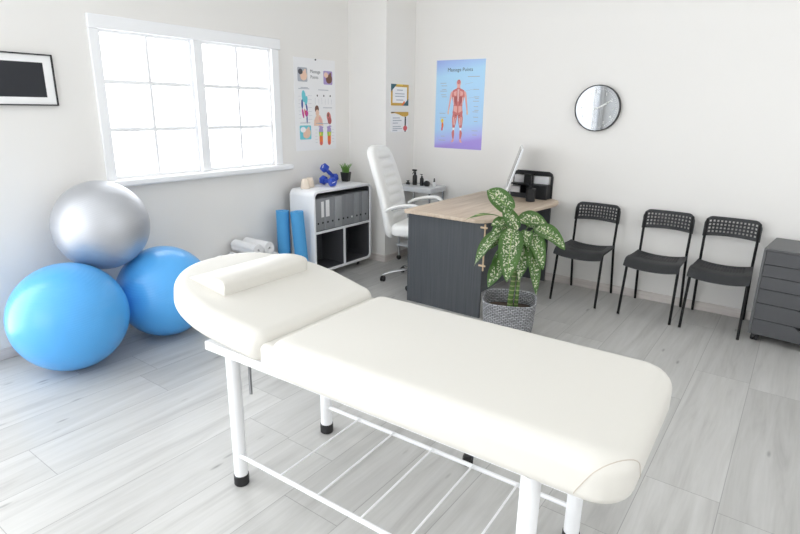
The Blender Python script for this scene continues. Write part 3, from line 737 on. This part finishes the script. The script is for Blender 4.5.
# ------------------------------------------------------------------ desk
DK = thing('desk', 'dark grey desk with a light oak top and rounded corners', 'desk', (-2.2, 4.25, 0))
def dk(mb, name, mt, parent=DK): return mb.build(name, mt, parent, loc=DK.location)
m = MB()
top = [(-2.575, 3.605), (-2.56, 3.588), (-2.0, 3.583), (-1.93, 3.588), (-1.88, 3.605), (-1.845, 3.64), (-1.825, 3.69), (-1.815, 3.78), (-1.80, 3.95), (-1.775, 4.2), (-1.745, 4.45), (-1.725, 4.62), (-1.72, 4.72), (-1.735, 4.81), (-1.77, 4.885), (-1.83, 4.93), (-1.90, 4.943), (-2.575, 4.943)]
m.slab(top, .757, .785, .004, .004, 2); dk(m, 'top', M['desk_top'])
m = MB(); m.box(-2.552, -1.862, 3.632, 3.652, 0, .756); np_ = dk(m, 'end_panel', M['desk_dark'])
m = MB(); m.box(-2.545, -1.835, 4.885, 4.905, 0, .756); dk(m, 'end_panel', M['desk_dark'])
m = MB(); m.box(-2.03, -2.012, 3.653, 4.884, .10, .756); dk(m, 'modesty_panel', M['desk_dark'])
m = MB(); m.box(-1.861, -1.850, 3.636, 3.648, .385, .750, .002, 1); tb = dk(m, 'wood_strip', M['pale_wood'])
for z in (.725, .43):
    m = MB(); m.cyl((-1.885, 3.628, z), (-1.83, 3.628, z), .0075, n=12); dk(m, 'peg', M['pale_wood'], tb)

# computer screen
MO = thing('monitor', 'white flat screen computer seen edge-on on the desk', 'monitor', (-2.165, 4.56, .7855), 25.0)
Tl = RY(17)
m = MB(); m.box(-.014, .006, -.26, .26, .075, .495, .006, 3, M=Tl); m.build('housing', M['alu'], MO)
m = MB(); m.box(-.0165, -.0142, -.25, .25, .155, .485, M=Tl); m.build('screen', M['screen'], MO)
m = MB(); m.tube([(.075, 0, .004), (.06, 0, .05), (.05, 0, .12), (.046, 0, .20)], .052, 12, flat=.10, up=(1, 0, .2)); m.build('stand', M['alu'], MO)
m = MB(); m.slab(rrect(-.11, .10, -.10, .10, .02, 5), 0, .007, .002, .002, 2); m.build('foot', M['alu'], MO)

# black notebook lying behind the screen
m = MB(); m.box(-.11, .11, -.045, .045, 0, .03, .004, 2); o = tag(m.build('notebook', M['black_plastic']), 'black notebook lying on the desk against the back wall, left of the screen', 'notebook'); o.location = (-2.36, 4.885, .786)

# desk organiser
OG = thing('desk_organizer', 'black wire desk organizer at the wall end of the desk', 'organizer', (-2.045, 4.875, .786))
wv = .185
fr_ = [(-wv, 0, 0), (-wv, 0, .195), (-wv+.008, 0, .218), (-wv+.03, 0, .230), (wv-.03, 0, .230), (wv-.008, 0, .218), (wv, 0, .195), (wv, 0, 0)]
m = MB(); m.tube([(x, .055, z) for x, y, z in fr_], .013, 8, flat=.5, up=(0, 1, 0)); m.box(-wv+.006, wv-.006, .049, .055, .200, .226, .002, 1); m.build('frame', M['black_plastic'], OG)
m = MB(); m.box(-wv, wv, -.058, .050, .118, .128, .002, 1); m.build('shelf', M['mesh_black'], OG)
m = MB()
for a in ((-wv, wv, -.060, -.057, .0, .045), (-wv, wv, .046, .049, .0, .118), (-wv, -wv+.003, -.057, .046, 0, .06), (wv-.003, wv, -.057, .046, 0, .128), (-wv, wv, -.057, .046, 0, .003)): m.box(*a)
m.build('tray', M['mesh_black'], OG)
m = MB(); m.box(.04, wv, -.062, -.059, .003, .1175); m.box(.04, .043, -.059, .046, .003, .1175); m.build('bin', M['mesh_black'], OG)
m = MB(); m.box(-.07, -.067, -.057, .046, .003, .1175); m.build('partition', M['mesh_black'], OG)
m = MB(); m.box(-.055, .015, -.03, .03, .1285, .215, .003, 1); m.build('box', M['black_plastic'], OG)
for (a, b, c, d, e, f_, lab) in ((-.175, -.062, .028, .034, .129, .196, 'white paper sheets standing upright at the left of the desk organizer'), (.025, .165, .028, .034, .129, .196, 'white paper sheets standing upright at the right of the desk organizer'),
                                 (-.175, -.08, -.05, .035, .0605, .098, 'white note block in the lower left compartment of the desk organizer')):
    m = MB(); m.box(a, b, c, d, 0 if e > .1 else -.05, f_-e, .001, 1); o = tag(m.build('paper_stack', M['paper']), lab, 'paper'); o.location = (-2.045, 4.875, .786+e)
PCX, PCY = -1.945, 4.665
pc = thing('pencil_cup', 'black pencil cup standing in front of the desk organizer', 'pencil cup', (PCX, PCY, .786))
m = MB(); m.lathe([(0, 0), (.039, 0), (.041, .002), (.041, .112), (.039, .112), (.038, .006), (0, .005)], 28); m.build('body', M['mesh_black'], pc)
m = MB(); m.lathe([(.0415, .107), (.0425, .109), (.0425, .113), (.0405, .114)], 28); m.build('ring', M['black_plastic'], pc)
for k, (dx, dy, ln, lab) in enumerate(((-.050, .004, .185, 'black pen leaning left in the pencil cup'), (-.022, .020, .182, 'black pen standing upright at the back of the pencil cup'), (.022, -.004, .15, 'black pen leaning right in the pencil cup'))):
    d = Vector((dx*.5, dy*.5, .1)); base = Vector((-dx*.3, -dy*.3, .008)); p1 = base + d.normalized()*ln
    t = thing('pen', lab, 'pen', (PCX, PCY, .786), group='pens in the cup')
    m = MB(); m.tube([base, base+(p1-base)*.75], .0042, 8); m.build('barrel', M['black_plastic'], t)
    m = MB(); m.tube([base+(p1-base)*.751, p1-(p1-base)*.03, p1], [.0050, .0050, .002], 8); m.build('cap', M['dark'], t)

# ------------------------------------------------------------------ trolley and bottles
TR = thing('trolley', 'white side trolley with chrome posts in the corner behind the office chair', 'trolley', (-3.19, 4.765, 0))
def rr2(z0, z1): return rrect(-.215, .215, -.16, .16, .03, 5)
for z in (.785, .45, .16):
    m = MB(); m.slab(rr2(0, 0), z if z < .7 else .752, z+.018 if z < .7 else .803, .004, .004, 3); m.build('tray', M['frosted'], TR)
for x in (-.185, .185):
    for y in (-.13, .13):
        m = MB(); m.cyl((x, y, .05), (x, y, .751), .012, n=14); lg = m.build('post', M['chrome'], TR)
        m = MB(); m.lathe([(0, -.012), (.021, -.012), (.025, -.008), (.025, .008), (.021, .012), (0, .012)], 18, T(x, y, .025) @ RX(90)); m.build('castor', M['rubber'], lg)
def bottle(name, lab, cat, x, y, prof, mt, head=None, headmat=None, sc=1):
    t = thing(name, lab, cat, (x, y, .804), group='bottles on the trolley')
    m = MB(); m.lathe(prof, 24); m.build('body', mt, t)
    if head: m = MB(); head(m); m.build('cap', headmat or M['black_plastic'], t)
    return t
bottle('jar', 'small black jar at the left end of the trolley top', 'jar', -3.345, 4.74, [(0, 0), (.020, 0), (.022, .003), (.021, .018), (.010, .024), (.010, .030), (.016, .032), (.016, .040), (0, .040)], M['black_plastic'])
def spray(m):
    m.lathe([(.011, .112), (.013, .114), (.013, .128), (.008, .132), (.008, .140)], 16); m.box(-.030, .022, -.009, .009, .140, .160, .006, 3); m.box(-.037, -.028, -.006, .006, .146, .156, .002, 1); m.tube([(-.014, 0, .14), (-.022, 0, .125), (-.030, 0, .108)], .004, 6)
bottle('spray_bottle', 'tall black spray bottle on the trolley top', 'bottle', -3.265, 4.75, [(0, 0), (.022, 0), (.024, .003), (.024, .085), (.020, .100), (.011, .108), (.011, .113), (0, .113)], M['black_plastic'], spray)
def pump(m):
    m.lathe([(.010, .084), (.011, .086), (.011, .096), (.004, .098), (.004, .110), (.009, .111), (.009, .117), (0, .117)], 16); m.box(-.026, .004, -.004, .004, .111, .117, .002, 1)
bottle('pump_bottle', 'slim black pump bottle on the trolley top, right of the spray bottle', 'bottle', -3.178, 4.75, [(0, 0), (.018, 0), (.020, .003), (.020, .068), (.016, .078), (.010, .082), (.010, .085), (0, .085)], M['black_plastic'], pump)
def tail(m): m.lathe([(.007, .056), (.008, .057), (.008, .066), (.004, .068), (.003, .085), (0, .087)], 14)
bottle('round_bottle', 'round squat black bottle with a white cap on the trolley top', 'bottle', -3.112, 4.745, [(0, 0), (.022, 0), (.031, .010), (.034, .026), (.030, .042), (.018, .052), (.008, .055), (.008, .057), (0, .057)], M['black_plastic'], tail, M['label'])
def dropper(m): m.lathe([(.009, .050), (.010, .051), (.010, .062), (.007, .064), (.008, .078), (.004, .088), (0, .089)], 14)
bottle('dropper_bottle', 'clear dropper bottle with a black top at the right end of the trolley', 'bottle', -3.025, 4.75, [(0, 0), (.016, 0), (.017, .002), (.017, .036), (.012, .046), (.009, .048), (.009, .051), (0, .051)], M['cap_clear'], dropper)

# ------------------------------------------------------------------ office chair (faces +x)
OC = thing('office_chair', 'white leather high back office chair on a chrome base behind the desk', 'office chair', (-2.80, 4.12, 0), 13)
# base
for k in range(5):
    a = math.radians(208 + 72*k); c, s = math.cos(a), math.sin(a)
    m = MB(); m.tube([(c*.02, s*.02, .115), (c*.12, s*.12, .112), (c*.24, s*.24, .09), (c*.31, s*.31, .066)], [.026, .022, .018, .014], 12, flat=.6); sp_ = m.build('base_spoke', M['chrome'], OC)
    for w in (-1, 1):
        m = MB(); m.lathe([(0, -.009), (.020, -.009), (.026, -.005), (.026, .005), (.020, .009), (0, .009)], 20, T(c*.31, s*.31, .0262) @ RZ(math.degrees(a)+60) @ T(0, w*.012, 0) @ RX(90)); m.build('castor', M['rubber'], sp_)
m = MB(); m.lathe([(.034, .085), (.034, .13), (.026, .14), (.026, .27), (.014, .272), (.014, .44)], 20); m.build('gas_column', M['chrome'], OC)
m = MB(); m.box(-.12, .12, -.10, .10, .437, .468, .008, 2); m.build('tilt_mechanism', M['black_metal'], OC)
m = MB(); m.slab(rrect(-.175, .29, -.25, .25, (.09, .12, .12, .09), 8), .468, .575, .05, .03, 6, crown=.015); m.build('seat', M['white_leather'], OC, 60)
# backrest: lofted up a leaning curve
def back_ring(x, z, hw, th, tl, n=36, e=.55):
    ring = []
    for k in range(n):
        a = 2*PI*k/n; c, s = math.cos(a), math.sin(a)
        u = math.copysign(abs(c)**.8, c)*th/2; v = math.copysign(abs(s)**e, s)*hw*.95
        wrap = .035*(abs(v)/max(hw, .01))**2.2
        ring.append((x + (u+wrap)*math.cos(tl), v, z - (u+wrap)*math.sin(tl)*-1 if False else z + (u+wrap)*math.sin(tl)*-.0))
    return ring
bk = [(-.222, .43, .10, .03), (-.222, .435, .17, .07), (-.224, .455, .205, .095), (-.228, .51, .222, .105), (-.242, .62, .232, .11), (-.272, .77, .240, .11), (-.318, .93, .245, .11), (-.362, 1.06, .238, .11), (-.396, 1.15, .222, .11), (-.414, 1.20, .195, .10), (-.423, 1.228, .15, .08), (-.428, 1.242, .09, .05)]
m = MB(); m.loft([back_ring(x, z, hw, th, 0) for x, z, hw, th in bk]); br = m.build('backrest', M['white_leather'], OC, 60)
def bx_at(z):
    for (xa, za, *_), (xb, zb, *_) in zip(bk, bk[1:]):
        if za <= z <= zb: return xa + (xb-xa)*(z-za)/max(zb-za, 1e-6)
for k in range(7):
    za = .58 + k*.077; zb = za + .073; w = .150 - .004*abs(k-2)
    rings = []
    for j in range(7):
        q = j/6; z = za + (zb-za)*q; hh = .052 + .016*math.sin(PI*q)**.6
        x = bx_at(z) + hh
        rings.append([(x-.04, -w, z), (x-.012, -w, z), (x-.003, -w+.012, z), (x, -w+.035, z), (x, w-.035, z), (x-.003, w-.012, z), (x-.012, w, z), (x-.04, w, z)])
    m = MB(); m.loft(rings); m.build('back_pad', M['white_leather'], br, 50)
rings = []
for j in range(9):
    q = j/8; z = 1.125 + .075*q; hh = .050 + .02*math.sin(PI*q)**.6; w = .145 - .05*q**2; x = bx_at(z) + hh
    rings.append([(x-.04, -w, z), (x-.012, -w, z), (x-.003, -w+.012, z), (x, -w+.035, z), (x, w-.035, z), (x-.003, w-.012, z), (x-.012, w, z), (x-.04, w, z)])
m = MB(); m.loft(rings); m.build('head_pad', M['white_leather'], br, 50)
for s in (-1, 1):
    y = s*.268
    pts = [(-.19, y*.93, .69), (-.15, y, .722), (-.06, y, .752), (.06, y*1.02, .768), (.11, y*1.02, .762), (.15, y, .73), (.160, y*.98, .68), (.14, y*.97, .61), (.10, y*.95, .53), (.07, y*.90, .498)]
    sm = [Vector(p_) for p_ in pts]
    for _ in range(2):
        q = [sm[0]]
        for a, b in zip(sm, sm[1:]): q += [a*.75+b*.25, a*.25+b*.75]
        sm = q + [sm[-1]]
    m = MB(); m.tube(sm, .024, 12, flat=.55, up=(0, 1, 0) if False else None); ar = m.build('armrest', M['white_leather'], OC, 60)
    m = MB(); m.tube([p_ + Vector((0, 0, -.016)) if p_.x < .12 else p_ + Vector((-.014, 0, -.006)) for p_ in sm[6:-4]], .010, 8); m.build('arm_bracket', M['chrome'], ar)

# ------------------------------------------------------------------ waiting chairs
def make_chair():
    t = thing('stacking_chair', '', 'chair', (0, 0, 0), group='black waiting chairs along the back wall')
    # local: x across, y towards the wall; origin below the seat centre
    for s in (-1, 1):
        m = MB(); m.tube([(s*.192, -.235, 0), (s*.186, -.175, .385), (s*.184, -.165, .418), (s*.182, -.150, .433), (s*.181, -.125, .437)], .0102, 10); m.build('leg', M['black_metal'], t)
        m = MB(); m.tube([(s*.182, .262, 0), (s*.178, .178, .42), (s*.177, .174, .47), (s*.178, .19, .62), (s*.176, .214, .775)], .0102, 10); m.build('leg', M['black_metal'], t)
        m = MB(); m.tube([(s*.181, -.125, .437), (s*.178, .172, .437)], .0085, 8); m.build('side_rail', M['black_metal'], t)
    # seat: dished across, rolled front lip, slotted rear
    us = [-.195, -.175]
    ns = 15; a, b = -.150, .150; pit = (b-a)/ns
    for k in range(ns): us += [a + pit*(k+q) for q in (.1, .25, .75, .9)]
    us += [.175, .195]
    vs = [-.252, -.250, -.243, -.228, -.205, -.17, -.13, -.10, -.085, -.02, -.005, .06, .075, .11, .125, .14]
    keep = lambda i, j: True
    def fs(u, v):
        z = .447 + .022*(abs(u)/.195)**2.2 - .010*math.exp(-((v-.02)/.12)**2)
        if -.086 < v < .125 and abs(u) < .149 and min(abs(v-q) for q in (-.045, .035, .095)) < .034:
            ph = ((u-a)/pit) % 1.0
            if .2 < ph < .8: z -= .005
        if v < -.17:
            q = (-.17 - v)/.082; z -= .055*q**2.4*1.0
        x = u*(1.0 if v > -.1 else 1.02) * (1-.06*max(0, (v-.0)/.18))
        return Vector((x, v, z))
    m = MB(); m.panel(us, vs, keep, fs, .006); m.build('seat', M['grey_plastic'], t, 60)
    # backrest: 13 x 4 square holes, rounded upper corners, curved
    nu, nv = 13, 4
    x0, x1 = -.194, .194; zb, zt = .642, .800
    us = [x0, x0+.012, x0+.026]; pu = (x1-x0-.052)/nu
    us = [x0, x0+.012]
    for k in range(nu): us += [x0+.026+pu*k+pu*.24, x0+.026+pu*k+pu*.76]
    us += [x1-.012, x1]
    pv = .0285
    z_first = zb + .022
    vs = [zb, zb+.010]
    for k in range(nv): vs += [z_first+pv*k+pv*.24, z_first+pv*k+pv*.76]
    vs += [zt-.010, zt-.004, zt]
    def keepb(i, j): return not (2 <= i <= 2*nu and i % 2 == 0 and 2 <= j <= 2*nv and j % 2 == 0)
    def fb(u, v):
        cu = u/.194
        zz = v
        rc = .055; ex = abs(u)-(.194-rc)
        if ex > 0:                                 # pull the upper corners down along a quarter round
            lim = zt - rc + math.sqrt(max(0, rc*rc-ex*ex)); 
            k = (v-zb)/(zt-zb); zz = zb + (lim-zb)*k
        bot = .012*(1-cu*cu)                       # arched lower rim
        zz += bot*(1-(v-zb)/(zt-zb))
        yb_ = .192 + (zz-.632)*.12 + .020*(1-cu*cu)
        return Vector((u, yb_, zz))
    m = MB(); m.panel(us, vs, keepb, fb, .006); m.build('backrest', M['grey_plastic'], t, 60)
    return t
ch = make_chair()
ch.location = (-1.400, 4.665, 0); ch['label'] = 'black perforated chair by the back wall, nearest the desk'
dup(ch, (-.828, 4.662, 0), None, 'black perforated chair by the back wall, middle one of the three')
dup(ch, (-.372, 4.658, 0), None, 'black perforated chair by the back wall, beside the grey drawer unit')

# ------------------------------------------------------------------ drawer unit
DU = thing('drawer_unit', 'dark grey six drawer unit on castors at the right edge of the photo', 'drawer unit', (.228, 4.663, 0), -6)
hx, y_f, y_b, zb_, zt_ = .336, -.238, .225, .058, .684
def du(mb, name, mt, parent=DU): return mb.build(name, mt, parent)
m = MB(); m.box(-hx, -hx+.016, y_f, y_b, zb_, zt_-.014); du(m, 'side_panel', M['drawer_top'])
m = MB(); m.box(hx-.016, hx, y_f, y_b, zb_, zt_-.014); du(m, 'side_panel', M['drawer_top'])
m = MB(); m.box(-hx, hx, y_f, y_b, zt_-.0138, zt_, .001, 1); du(m, 'top_panel', M['drawer_top'])
m = MB(); m.box(-hx+.016, hx-.016, y_f+.03, y_b, zb_, zb_+.016); m.box(-hx+.016, hx-.016, y_b-.012, y_b, zb_+.016, zt_-.014); m.box(-hx+.0165, hx-.0165, y_f+.022, y_f+.03, zb_, zt_-.0145); du(m, 'carcass', M['dark'])
zl = [.669, .573, .487, .396, .292, .172, .058]
for a, b in zip(zl, zl[1:]):
    t0, b0 = a-.002, b+.002
    pts = [(-hx+.018, b0), (hx-.018, b0), (hx-.018, t0), (.075, t0), (.060, t0-.022), (-.045, t0-.022), (-.075, t0), (-hx+.018, t0)]
    m = MB(); m.prism(pts, 0, .017, T(0, y_f+.018, 0) @ ONY); du(m, 'drawer', M['drawer'])
for x in (-hx+.042, hx-.042):
    for y in (y_f+.05, y_b-.05):
        m = MB(); m.box(x-.018, x+.018, y-.02, y+.02, .035, .057, .003, 1); c_ = du(m, 'castor', M['black_plastic'])
        for s in (-1, 1): m = MB(); m.lathe([(0, -.011), (.022, -.011), (.026, -.007), (.026, .007), (.022, .011), (0, .011)], 18, T(x+s*.0135, y, .0265) @ RY(90)); du(m, 'wheel', M['rubber'], c_)

# ------------------------------------------------------------------ potted dieffenbachia
PL = thing('potted_plant', 'leafy green plant with cream speckled leaves in a grey woven basket by the desk', 'plant', (-1.53, 3.445, 0))
m = MB(); m.lathe([(0, 0), (.146, 0), (.152, .006), (.166, .14), (.175, .276), (.180, .288), (.177, .297), (.169, .295), (.166, .28), (.160, .20), (0, .20)], 64, RZ(22) @ Matrix.Diagonal((1.06, 1.06, 1, 1)), sq=3.6); m.build('basket', M['weave'], PL, 50)
m = MB(); m.lathe([(.161, .202), (.10, .207), (0, .210)], 40, RZ(22), sq=3.6); m.build('soil', M['soil'], PL)
off = Vector(PL.location)
stm = [Vector(p_) - off for p_ in ((-1.535, 3.47, .19), (-1.535, 3.47, .28), (-1.525, 3.468, .40), (-1.517, 3.466, .52), (-1.520, 3.462, .64), (-1.535, 3.46, .76))]
m = MB(); m.tube(stm, [.022, .020, .019, .018, .016, .012], 14); m.build('stem', M['stem'], PL)
m = MB(); m.tube([Vector((-1.50, 3.49, .19))-off, Vector((-1.495, 3.488, .36))-off, Vector((-1.49, 3.485, .52))-off, Vector((-1.515, 3.47, .68))-off], [.015, .014, .013, .010], 12); m.build('stem', M['stem'], PL)
def leaf(base, tip, width, arch, face, curl=.25):
    """a leaf blade from base to tip (room coordinates), arched up by arch, its upper side turned to face"""
    b_, t_ = Vector(base)-off, Vector(tip)-off
    c_ = (b_+t_)/2 + Vector((0, 0, arch)); n = 14
    mid = bez(b_, c_, t_, n); f = Vector(face).normalized()
    bm = bmesh.new(); uvl = bm.loops.layers.uv.new('UVMap'); rows = []
    ks = [-1, -.66, -.33, 0, .33, .66, 1]
    for i, p_ in enumerate(mid):
        tt = i/n; tan = (mid[min(i+1, n)] - mid[max(i-1, 0)]).normalized()
        side = tan.cross(f); side.normalize(); nr = side.cross(tan); nr.normalize()
        w = width*.54*(math.sin(PI*min(1, tt**.78))**.62 if 0 < tt < 1 else 0) + .0015
        if tt > .8: w *= 1 - .25*((tt-.8)/.2)
        rows.append([bm.verts.new(p_ + side*w*k_ + nr*(w*curl*(abs(k_)**1.5) + .006*math.sin(9*tt+2*k_)*abs(k_))) for k_ in ks])
    for i in range(n):
        for j in range(len(ks)-1):
            fc = bm.faces.new((rows[i][j], rows[i][j+1], rows[i+1][j+1], rows[i+1][j]))
            for lp, (a, q) in zip(fc.loops, ((i, j), (i, j+1), (i+1, j+1), (i+1, j))): lp[uvl].uv = ((ks[q]+1)/2, a/n)
    bmesh.ops.solidify(bm, geom=list(bm.faces), thickness=.0016)
    bmesh.ops.recalc_face_normals(bm, faces=bm.faces)
    me = bpy.data.meshes.new('leaf'); bm.to_mesh(me); bm.free(); me.materials.append(M['leaf'])
    me.polygons.foreach_set('use_smooth', [True]*len(me.polygons)); me.set_sharp_from_angle(angle=math.radians(70))
    o = bpy.data.objects.new('leaf', me); COL.objects.link(o); o.parent = PL
    return o
TOC = (.45, -.85, .35)
LV = [  # base, tip, width, arch, face, stem height it springs from
 ((-1.560, 3.445, .900), (-1.742, 3.41, 1.040), .130, .035, (.4, -.8, .55), .76),
 ((-1.535, 3.49, .835), (-1.365, 3.62, .800), .105, .070, (.25, -.75, .75), .76),
 ((-1.505, 3.43, .790), (-1.592, 3.37, .950), .090, .01, (.5, -.9, .3), .75),
 ((-1.55, 3.43, .830), (-1.655, 3.33, .815), .085, .03, (.2, -.6, .8), .74),
 ((-1.575, 3.43, .775), (-1.735, 3.27, .530), .115, .115, (-.35, -.75, .55), .72),
 ((-1.530, 3.41, .800), (-1.465, 3.23, .475), .150, .10, (.42, -.9, .3), .74),
 ((-1.550, 3.43, .600), (-1.635, 3.30, .385), .105, .06, (.2, -.85, .5), .52),
 ((-1.600, 3.47, .660), (-1.690, 3.45, .410), .060, .06, (-.1, -1, .2), .66),
 ((-1.500, 3.47, .775), (-1.405, 3.42, .600), .085, .06, (.4, -.8, .5), .72),
 ((-1.420, 3.52, .800), (-1.190, 3.50, .690), .110, .06, (.35, -.6, .75), .73),
 ((-1.440, 3.48, .765), (-1.285, 3.39, .560), .100, .09, (.6, -.75, .4), .72),
 ((-1.425, 3.45, .720), (-1.305, 3.36, .390), .095, .13, (.7, -.75, .25), .70),
 ((-1.425, 3.42, .700), (-1.425, 3.33, .475), .095, .06, (.45, -.9, .25), .66),
 ((-1.470, 3.52, .800), (-1.430, 3.64, .690), .10, .08, (.2, -.5, .8), .74),
 ((-1.570, 3.52, .780), (-1.700, 3.64, .640), .11, .09, (-.3, .5, .8), .72),
 ((-1.500, 3.54, .740), (-1.420, 3.76, .560), .11, .10, (.2, .7, .7), .70),
 ((-1.590, 3.45, .740), (-1.660, 3.33, .640), .10, .07, (-.2, -.8, .6), .70),
 ((-1.455, 3.46, .790), (-1.400, 3.37, .700), .075, .03, (.5, -.8, .5), .74),
 ((-1.590, 3.44, .800), (-1.665, 3.37, .735), .075, .035, (.0, -.8, .7), .74),
 ((-1.560, 3.42, .640), (-1.575, 3.31, .450), .085, .05, (.2, -.9, .35), .60),
 ((-1.480, 3.40, .680), (-1.520, 3.31, .520), .09, .05, (.3, -.9, .3), .64),
]
for b_, t_, w, ar, fc, sz in LV:
    lf = leaf(b_, t_, w, ar, fc)
    s0 = Vector((-1.53, 3.462, sz - .10)); bb = Vector(b_); cc = (s0+bb)/2 + (bb-s0).cross(Vector((0, 0, 1))).cross(bb-s0).normalized()*-.01 + Vector((0, 0, .03))
    m = MB(); m.tube([p_-off for p_ in bez(s0, cc, bb, 8)], [.0075, .007, .0066, .006, .0055, .005, .0045, .004, .0035], 8); m.build('petiole', M['stem'], PL)
# one young leaf still rolled to a thin spear
m = MB(); m.tube([p_-off for p_ in bez((-1.600, 3.44, .850), (-1.70, 3.36, .925), (-1.870, 3.37, .825), 12)], [.0035, .003, .003, .003, .003, .004, .006, .009, .010, .008, .005, .003, .001], 8); m.build('young_leaf', M['stem'], PL)

# ------------------------------------------------------------------ light
sc = bpy.context.scene
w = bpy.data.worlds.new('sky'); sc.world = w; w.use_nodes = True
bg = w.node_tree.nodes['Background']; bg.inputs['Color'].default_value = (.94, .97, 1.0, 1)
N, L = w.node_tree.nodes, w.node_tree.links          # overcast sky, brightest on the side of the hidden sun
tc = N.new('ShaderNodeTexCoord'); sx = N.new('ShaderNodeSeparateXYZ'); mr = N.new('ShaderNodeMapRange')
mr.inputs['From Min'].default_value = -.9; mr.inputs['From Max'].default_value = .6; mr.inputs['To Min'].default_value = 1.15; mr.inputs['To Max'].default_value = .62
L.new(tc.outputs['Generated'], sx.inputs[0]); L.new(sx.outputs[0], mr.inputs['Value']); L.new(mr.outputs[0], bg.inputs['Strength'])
def portal(name, loc, rot, sx, sy):
    l = bpy.data.lights.new(name, 'AREA'); l.shape = 'RECTANGLE'; l.size = sx; l.size_y = sy; l.cycles.is_portal = True
    o = bpy.data.objects.new(name, l); COL.objects.link(o); o.location = loc; o.rotation_euler = rot
portal('window_daylight', (XL-TH+.0, (W1[0]+W1[1])/2, (W1[2]+W1[3])/2), (0, math.radians(-90), 0), W1[3]-W1[2], W1[1]-W1[0])
portal('window_daylight', (XL-TH+.0, (WIN_L[0]+WIN_L[1])/2, (WIN_L[2]+WIN_L[3])/2), (0, math.radians(-90), 0), WIN_L[3]-WIN_L[2], WIN_L[1]-WIN_L[0])
portal('window_daylight', (XR+TH, (WIN_FILL[0]+WIN_FILL[1])/2, (WIN_FILL[2]+WIN_FILL[3])/2), (0, math.radians(90), 0), WIN_FILL[3]-WIN_FILL[2], WIN_FILL[1]-WIN_FILL[0])  # sky through the added right-wall window
portal('window_daylight', ((WIN_F[0]+WIN_F[1])/2, YF-TH+.0, (WIN_F[2]+WIN_F[3])/2), (math.radians(90), 0, 0), WIN_F[1]-WIN_F[0], WIN_F[3]-WIN_F[2])

# ------------------------------------------------------------------ camera
cam = bpy.data.cameras.new('camera'); co = bpy.data.objects.new('camera', cam); COL.objects.link(co)
yw, pt, rl = math.radians(-35.90323), math.radians(-16.19123), math.radians(.88521)
fw = Vector((math.sin(yw)*math.cos(pt), math.cos(yw)*math.cos(pt), math.sin(pt))); rt_ = Vector((math.cos(yw), -math.sin(yw), 0)); up_ = rt_.cross(fw)
r2 = rt_*math.cos(rl) + up_*math.sin(rl); u2 = up_*math.cos(rl) - rt_*math.sin(rl)
mw = Matrix.Identity(4)
for i in range(3): mw[i][0], mw[i][1], mw[i][2] = r2[i], u2[i], -fw[i]
mw.translation = (0, 0, 1.58); co.matrix_world = mw
cam.sensor_width = 36; cam.lens = 550.3754/800*36; cam.clip_start = .05
sc.camera = co
sc.view_settings.view_transform = 'Standard'; sc.view_settings.look = 'None'; sc.view_settings.gamma = 1; sc.view_settings.exposure = 2.34
sc.cycles.max_bounces = 12; sc.cycles.diffuse_bounces = 8
